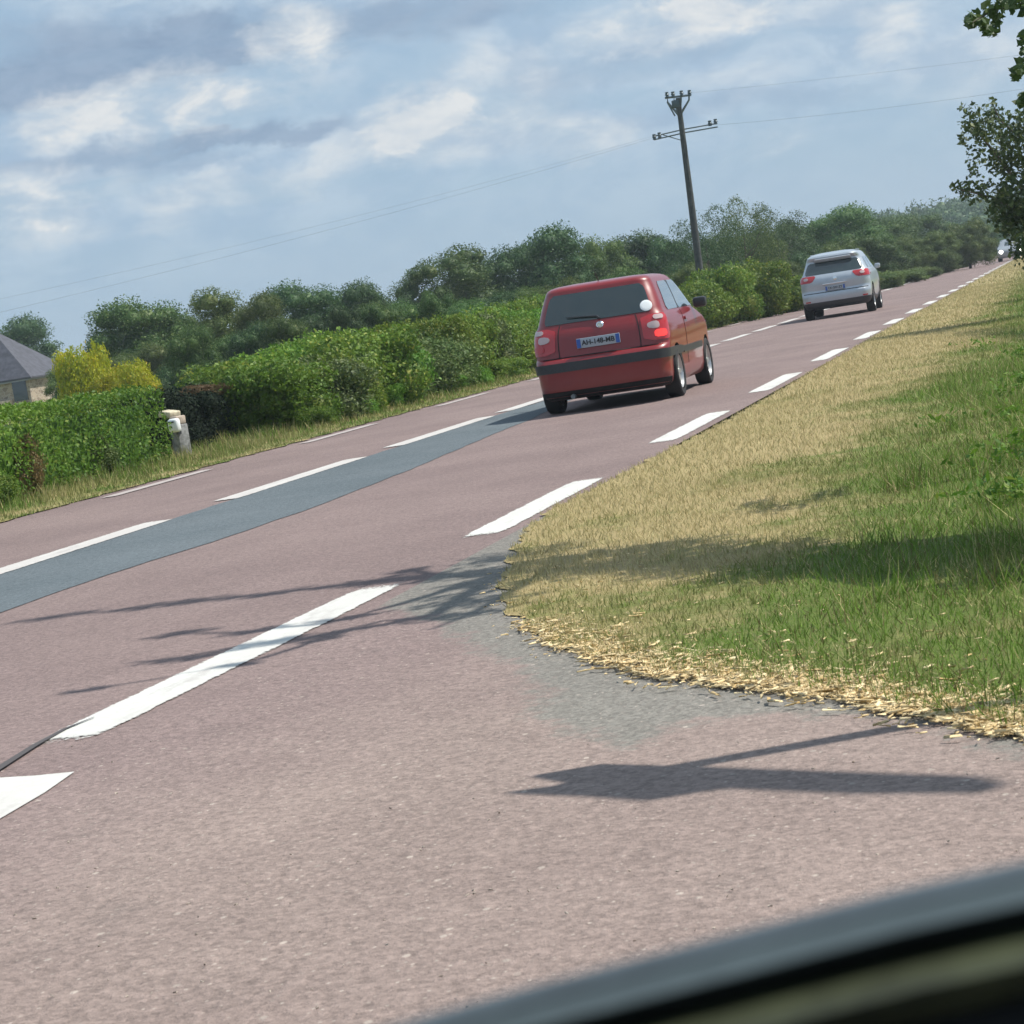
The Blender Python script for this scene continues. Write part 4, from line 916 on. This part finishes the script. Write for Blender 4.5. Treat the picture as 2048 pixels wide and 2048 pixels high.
# red hatchback
rc_ = (G(1108, 826)+G(1369, 793))/2; yaw = R(-1.2)
red = empty('red_hatchback', (rc_.x, rc_.y-.62, 0), R(1.0), 'red three door hatchback driving away with black bumper strip and white disc standing in for a window glint', 'car')
tab = [(.17,.12,3.60,.745),(.21,.04,3.70,.785),(.30,-.01,3.78,.81),(.45,-.02,3.82,.815),(.50,-.03,3.82,.82),(.60,-.03,3.82,.825),(.64,.0,3.82,.826),(.665,.05,3.81,.828),(.72,.06,3.80,.83),(.80,.07,3.75,.828),(.88,.085,3.50,.822),(.94,.105,3.15,.812),(.985,.13,2.95,.80),(1.01,.145,2.85,.79),(1.06,.175,2.76,.765),
       (1.12,.205,2.66,.748),(1.20,.25,2.52,.726),(1.28,.295,2.38,.702),(1.35,.34,2.24,.678),(1.40,.365,2.13,.658),(1.43,.375,2.05,.645),(1.455,.395,1.95,.625),(1.475,.44,1.82,.590),(1.49,.54,1.66,.52),(1.499,.72,1.46,.40),(1.503,1.0,1.25,.16)]
sh = Shell(tab, 3.83, .15, .4, .06, .032)
zs = [.17,.185,.21,.25,.30,.35,.40,.45,.50,.55,.60,.62,.64,.655,.665,.69,.72,.76,.80,.84,.88,.91,.94,.96,.985,1.01,1.03,1.06,1.09,1.12,1.16,1.20,1.24,1.28,1.32,1.35,1.38,1.40,1.415,1.43,1.442,1.455,1.465,1.475,1.483,1.49,1.495,1.499,1.503]
ob = bm_obj('body', sh.body(zs), [M['red'], M['under']], red); cut_wheels(ob, [(.64, .29), (3.05, .29)], .345, .83)
bm = bmesh.new(); add_box(bm, (0, 1.9, .24), (1.28, 3.3, .16)); bm_obj('underbody', bm, M['under'], red, smooth=False)
for x in (-.735, .735):
    for y in (.64, 3.05): make_wheel(red, x, y, .295, .185, 6)
wn = bm_obj('rear_window', sh.patch(1.05, 1.39, -1.22, 1.22, .007, 34, 10, .07), M['glass'], red)
bm = bmesh.new(); add_tube(bm, [sh.pt(.05, 1.06)+Vector((0, -.03, 0)), sh.pt(.0, 1.09)+Vector((0, -.03, 0)), sh.pt(-.62, 1.12)+Vector((0, -.03, 0))], [.016, .010, .007], 6); bm_obj('wiper', bm, M['blackplastic'], red)
for mr in (False, True):
    a = sh.patch(1.035, 1.385, lambda z: sh.uy(.58+(z-1.03)*.45, z), lambda z: sh.uy(1.36, z), .006, 10, 8, .05, mr); bm_obj('side_window', a, M['sideglass'], red)
    a = sh.patch(1.035, 1.385, lambda z: sh.uy(1.42, z), lambda z: sh.uy(2.60-(z-1.035)*1.62, z), .006, 14, 8, .03, mr); bm_obj('side_window', a, M['sideglass'], red)
    a = sh.patch(1.03, 1.39, lambda z: sh.uy(1.345, z), lambda z: sh.uy(1.435, z), .0035, 3, 8, 0, mr); bm_obj('pillar_trim', a, M['blackplastic'], red)
    a = sh.patch(.50, .575, lambda z: sh.uy(1.06, z), lambda z: sh.uy(2.62, z), .014, 12, 3, .02, mr); bm_obj('side_moulding', a, M['blackplastic'], red)
    sg = -1 if mr else 1
    bm = bmesh.new(); add_box(bm, (sg*.90, 2.42, 1.06), (.17, .12, .13), bev=.035); mm = bm_obj('door_mirror', bm, M['blackplastic'], red)
    lt = bm_obj('tail_light', sh.patch(.71, 1.01, .80, 1.95, .010, 12, 10, .05, mr), M['lens_red'], red)
    bm_obj('reverse_glint_lens', (lambda q: q)(sh.patch(.845, .925, .90, 1.30, .024, 8, 6, .035, mr)), M['lens_clear'], lt)  # pale lenses, here and above, also stand in for glints on the lamp
    bm_obj('upper_glint_lens', sh.patch(.945, .995, 1.1, 1.6, .022, 8, 5, .02, mr), M['lens_clear'], lt)
    bm_obj('brake_lens', sh.patch(.745, .825, 1.02, 1.62, .022, 10, 6, .03, mr), M['lens_lit'] if not mr else M['lens_red'], lt)
    bm_obj('tailgate_side_seam', sh.patch(.66, 1.04, .735, .752, .0035, 1, 14, 0, mr), M['under'], red); bm_obj('door_seam', sh.patch(.36, 1.02, lambda z: sh.uy(1.40, z), lambda z: sh.uy(1.412, z), .003, 1, 14, 0, mr), M['under'], red); bm_obj('door_handle', sh.patch(.88, .92, lambda z: sh.uy(1.48, z), lambda z: sh.uy(1.66, z), .022, 6, 3, .015, mr), M['red'], red)
ws = bm_obj('windscreen', sh.patch(1.05, 1.38, 4.02, 5.0, .006, 10, 8, .0), M['glass'], red)
bs = bm_obj('bumper_strip', sh.patch(.50, .60, -2.3, 2.3, .018, 60, 4, .03), M['blackplastic'], red)
bm_obj('tailgate_seam', sh.patch(.655, .664, -1.15, 1.15, .004, 30, 1, 0), M['under'], red)
bm_obj('lower_valance', sh.patch(.182, .27, -1.9, 1.9, .008, 30, 2, 0), M['under'], red)
plate(red, sh, .80, 'AH-148-MB', .52, .115)
lamp_disc(sh, .05, .985, .045, .012, 'badge', M['chrome'], red, .006)
bm = bmesh.new(); add_lathe(bm, [(-.005, .033), (.01, .033), (.014, .024), (.006, .020), (.006, .001)], 16, 'y', (0, 0, 0)); o = bm_obj('badge_emblem', bm, M['chrome'], [c for c in red.children if c.name.startswith('badge')][0])
o.location = sh.pt(.05, .985)+Vector((0, -.022, 0)); o.rotation_euler = (0, 0, R(180))
# white disc standing in for a sun glint, lower right of rear window
lamp_disc(sh, 1.02, 1.12, .072, .010, 'glint_disc', M['white'], red, .002)
bm = bmesh.new(); add_tube(bm, [(-.38, .25, .21), (-.38, -.03, .20)], .028, 10); bm_obj('exhaust_pipe', bm, M['steel'], red)
bm = bmesh.new(); add_box(bm, (-.28, .5, .23), (.45, .5, .14), bev=.05); bm_obj('silencer', bm, M['steel'], red)
bm = bmesh.new(); add_tube(bm, [(0, .62, 1.49), (0, .42, 1.62)], [.006, .003], 6); bm_obj('aerial', bm, M['blackplastic'], red)

# silver crossover
def make_suv(name, label, paintm, loc, rz, txt):
    c = empty(name, loc, rz, label, 'car')
    tb_ = [(.24,.20,4.2,.74),(.28,.08,4.3,.82),(.36,.02,4.36,.86),(.46,.0,4.38,.895),(.56,-.01,4.38,.905),(.62,.0,4.38,.908),(.66,.04,4.38,.91),(.72,.07,4.38,.912),(.80,.06,4.35,.912),(.90,.05,4.25,.905),(1.00,.06,3.95,.895),(1.06,.09,3.5,.88),(1.11,.13,3.32,.855),
           (1.16,.18,3.2,.825),(1.24,.25,3.02,.79),(1.32,.32,2.85,.76),(1.40,.39,2.68,.73),(1.46,.40,2.55,.71),(1.50,.36,2.45,.69),(1.55,.33,2.35,.665),(1.59,.36,2.2,.62),(1.62,.45,2.0,.56),(1.645,.65,1.8,.46),(1.66,.95,1.6,.3),(1.665,1.2,1.45,.15)]
    s = Shell(tb_, 4.38, .21, .45, .08, .035); z_ = sorted(set([r[0] for r in tb_]+[.26,.32,.41,.51,.76,.85,.95,1.03,1.20,1.28,1.36,1.43,1.48,1.525,1.57,1.605,1.635,1.653]))
    o = bm_obj('body', s.body(z_), [paintm, M['under']], c); cut_wheels(o, [(.80, .35), (3.45, .35)], .41, .91)
    bm = bmesh.new(); add_box(bm, (0, 2.1, .33), (1.4, 3.5, .16)); bm_obj('underbody', bm, M['under'], c, smooth=False)
    for x in (-.79, .79):
        for y in (.80, 3.45): make_wheel(c, x, y, .345, .22, 5)
    bm_obj('rear_window', s.patch(1.125, 1.425, -1.5, 1.5, .006, 36, 8, .11), M['glass'], c)
    bm_obj('lower_bumper', s.patch(.25, .43, -2.4, 2.4, .010, 50, 4, .0), M['blackplastic'], c)
    bm_obj('spoiler', s.patch(1.47, 1.53, -1.0, 1.0, .05, 20, 4, .02), paintm, c)
    bm_obj('tailgate_crease', s.patch(.655, .672, -1.5, 1.5, .004, 40, 1, 0), M['under'], c)
    for mr in (False, True):
        lt = bm_obj('tail_light', s.patch(.94, 1.10, lambda z: .70+(1.10-z)*.9, 2.12, .016, 14, 7, .05, mr), M['lens_red'], c)
        bm_obj('brake_lens', s.patch(1.0, 1.06, 1.0, 1.35, .030, 8, 5, .03, mr), M['lens_clear'], lt)
        bm_obj('side_window', s.patch(1.13, 1.42, lambda z: s.uy(.75+(z-1.13)*.5, z), lambda z: s.uy(1.75, z), .006, 12, 6, .06, mr), M['sideglass'], c)
        bm_obj('side_window', s.patch(1.13, 1.42, lambda z: s.uy(1.82, z), lambda z: s.uy(3.0-(z-1.13)*1.7, z), .006, 12, 6, .04, mr), M['sideglass'], c)
        bm_obj('sill_trim', s.patch(.27, .40, lambda z: s.uy(1.25, z), lambda z: s.uy(3.0, z), .012, 12, 3, 0, mr), M['blackplastic'], c)
        bm_obj('reflector', s.patch(.445, .475, 1.0, 1.4, .012, 6, 2, 0, mr), M['lens_red'], c)
        sg = -1 if mr else 1
        bm = bmesh.new(); add_box(bm, (sg*.95, 2.80, 1.13), (.15, .12, .13), bev=.04); bm_obj('door_mirror', bm, paintm, c)
        bm = bmesh.new(); add_tube(bm, [(sg*.56, .80, 1.60), (sg*.58, .95, 1.635), (sg*.58, 2.0, 1.635), (sg*.54, 2.25, 1.57)], .015, 6); bm_obj('roof_rail', bm, M['steel'], c)
    bm_obj('windscreen', s.patch(1.16, 1.48, 4.02, 5.0, .006, 10, 8, .0), M['glass'], c)
    plate(c, s, .75, txt, .50, .11)
    lamp_disc(s, .03, .98, .05, .010, 'badge', M['chrome'], c, .006)
    bm = bmesh.new(); add_box(bm, (0, s.pt(0, .85).y-.012, .865), (.62, .03, .03), bev=.008); bm_obj('tailgate_handle_bar', bm, M['chrome'], c)
    return c
sc_ = (G(1622, 640)+G(1748, 622))/2
make_suv('silver_crossover', 'silver blue crossover with red tail lights driving ahead of the red car', M['silver'], (sc_.x, sc_.y-.8, 0), R(1.2), 'CK-207-ZT')
fc = Vector((-4.75, 128, 0)); fc = Vector((at(2018, 500, 128).x, 128, 0))
fc = Vector((at(2022, 505, 150).x, 154, 0)); far_car = make_suv('grey_car', 'tiny grey oncoming car with bright headlights far down the road', M['grey'], fc, math.pi, 'BD-514-LE'); far_car.scale = (1, 1, .86)
M['headlight'] = simple('headlight_on', (.9, .9, .85), .1, emit=(1, .96, .88), es=9)
for sg in (-1, 1):
    bm = bmesh.new(); add_lathe(bm, [(0, .13), (.05, .12), (.08, .07), (.09, .001)], 16, 'y', (sg*.62, 4.28, .74)); bm_obj('headlight', bm, M['headlight'], far_car)

# ---------------------------------------------------------------- signpost whose shadow lies on the side road
sp_ = G(1400, 1536); zc = 3.3; off_ = sdir*(zc/sdir.z); sb = Vector((sp_.x+off_.x, sp_.y+off_.y, 0))
sign = empty('direction_signpost', sb, 0, 'signpost just outside the frame whose arrow shadow falls on the side road', 'signpost')
e_ = Vector((1, .10, 0)).normalized(); hd = Vector((sdir.x, sdir.y))/sdir.z
def on_sign(px, py):
    """point of the vertical sign plane whose shadow is this photo point"""
    q = G(px, py).xy-sb.xy
    # q = a*e - z*hd
    det = e_.x*(-hd.y)-e_.y*(-hd.x); a = (q.x*(-hd.y)-q.y*(-hd.x))/det; z = (e_.x*q.y-e_.y*q.x)/det
    return Vector((e_.x*a, e_.y*a, z))
def panel(name, pxs, mt):
    P = [on_sign(*p) for p in pxs]; nn = Vector((-e_.y, e_.x, 0))*.012; bm = bmesh.new(); a = [bm.verts.new(p-nn) for p in P]; b = [bm.verts.new(p+nn) for p in P]
    bm.faces.new(a); bm.faces.new(b)
    for i in range(len(P)): bm.faces.new((a[i], a[(i+1) % len(P)], b[(i+1) % len(P)], b[i]))
    return bm_obj(name, bm, mt, sign, smooth=False)
M['signwhite'] = simple('sign_white', (.75, .75, .73), .4)
panel('arrow_panel', [(1064,1556),(1200,1533),(1400,1538),(1440,1540),(1800,1553),(1960,1558),(2012,1572),(1960,1588),(1700,1590),(1450,1579),(1400,1586),(1290,1604),(1160,1594),(1014,1589),(1110,1576),(1130,1568)], M['signwhite'])
pt2 = [on_sign(1400, 1545), on_sign(1520, 1527)]
bm = bmesh.new(); add_tube(bm, [(0, .04, 0), (0, .04, 2.0), (0, .04, zc+.1)], .042, 10); bm_obj('post', bm, M['steel'], sign)

# ---------------------------------------------------------------- door sill of the car the picture was taken from
def cp_(px, py, D): 
    d = ray(px, py).normalized(); return Vector((0, 0, H))+d*D
door = empty('car_door', cp_(1500, 1900, .42), 0, 'blurred dark door sill of the car the view is taken from, bottom right corner', 'car door')
DB = Vector(door.location)
e_px = [(450,2132),(780,2052),(1060,1972),(1380,1888),(1600,1830),(1800,1778),(2048,1722),(2350,1662)]
def strip(name, prof, mt, depth):
    """long moulding: prof = list of (pixels below the upper edge, metres towards the camera)"""
    bm = bmesh.new(); rows = []
    for i, (px, py) in enumerate(e_px):
        rows.append([bm.verts.new(cp_(px+dy*.22, py+dy, depth-dd*.55)-DB) for dy, dd in prof])
    for a, b in zip(rows, rows[1:]):
        for k in range(len(prof)): bm.faces.new((a[k], a[(k+1) % len(prof)], b[(k+1) % len(prof)], b[k]))
    bm.faces.new(rows[0]); bm.faces.new(rows[-1]); return bm_obj(name, bm, mt, door, angle=50)
M['rubber'] = simple('door_rubber', (.045, .060, .070), .45, noise=.2, nscale=40)
M['gloss'] = simple('door_gloss', (.012, .014, .016), .12, coat=.6)
M['greytrim'] = simple('door_trim', (.045, .060, .064), .35, noise=.2, nscale=30)
strip('window_seal', [(0, .0), (14, .012), (34, .015), (46, .0), (46, -.03), (0, -.03)], M['rubber'], .42)
strip('belt_moulding', [(36, .012), (52, .026), (84, .030), (104, .014), (104, -.02), (36, -.02)], M['greytrim'], .42)
strip('door_groove', [(98, .0), (122, .0), (122, -.03), (98, -.03)], M['tyre'], .42)
strip('door_panel', [(116, .004), (150, .03), (200, .040), (262, .02), (262, -.03), (116, -.03)], simple('door_panel_reflection', (.028, .032, .016), .45, noise=.7, nscale=30), .42)  # olive mottling puts a reflection into the panel colour
strip('lower_groove', [(255, -.002), (330, .006), (330, -.03), (255, -.03)], M['tyre'], .42)
strip('lower_panel', [(322, .0), (360, .03), (520, .05), (520, -.03), (322, -.03)], simple('door_lower_paint', (.035, .06, .09), .3), .42)

# ---------------------------------------------------------------- haze
bm = bmesh.new(); add_box(bm, (0, 0, 0), (3700, 3700, 28)); hz = bm_obj('haze', bm, [], smooth=False); hz.location = (0, 1150, 12.9); tag(hz, kind='stuff', label='thin bluish summer haze')
mt = bpy.data.materials.new('haze'); mt.use_nodes = True; t = NT(mt.node_tree); pv = t.n('VolumePrincipled'); pv.inputs['Density'].default_value = .0005; pv.inputs['Color'].default_value = (.80, .90, 1, 1); pv.inputs['Anisotropy'].default_value = .2
ov = t.n('OutputMaterial'); t.l(pv.outputs[0], ov.inputs['Volume']); hz.data.materials.append(mt)
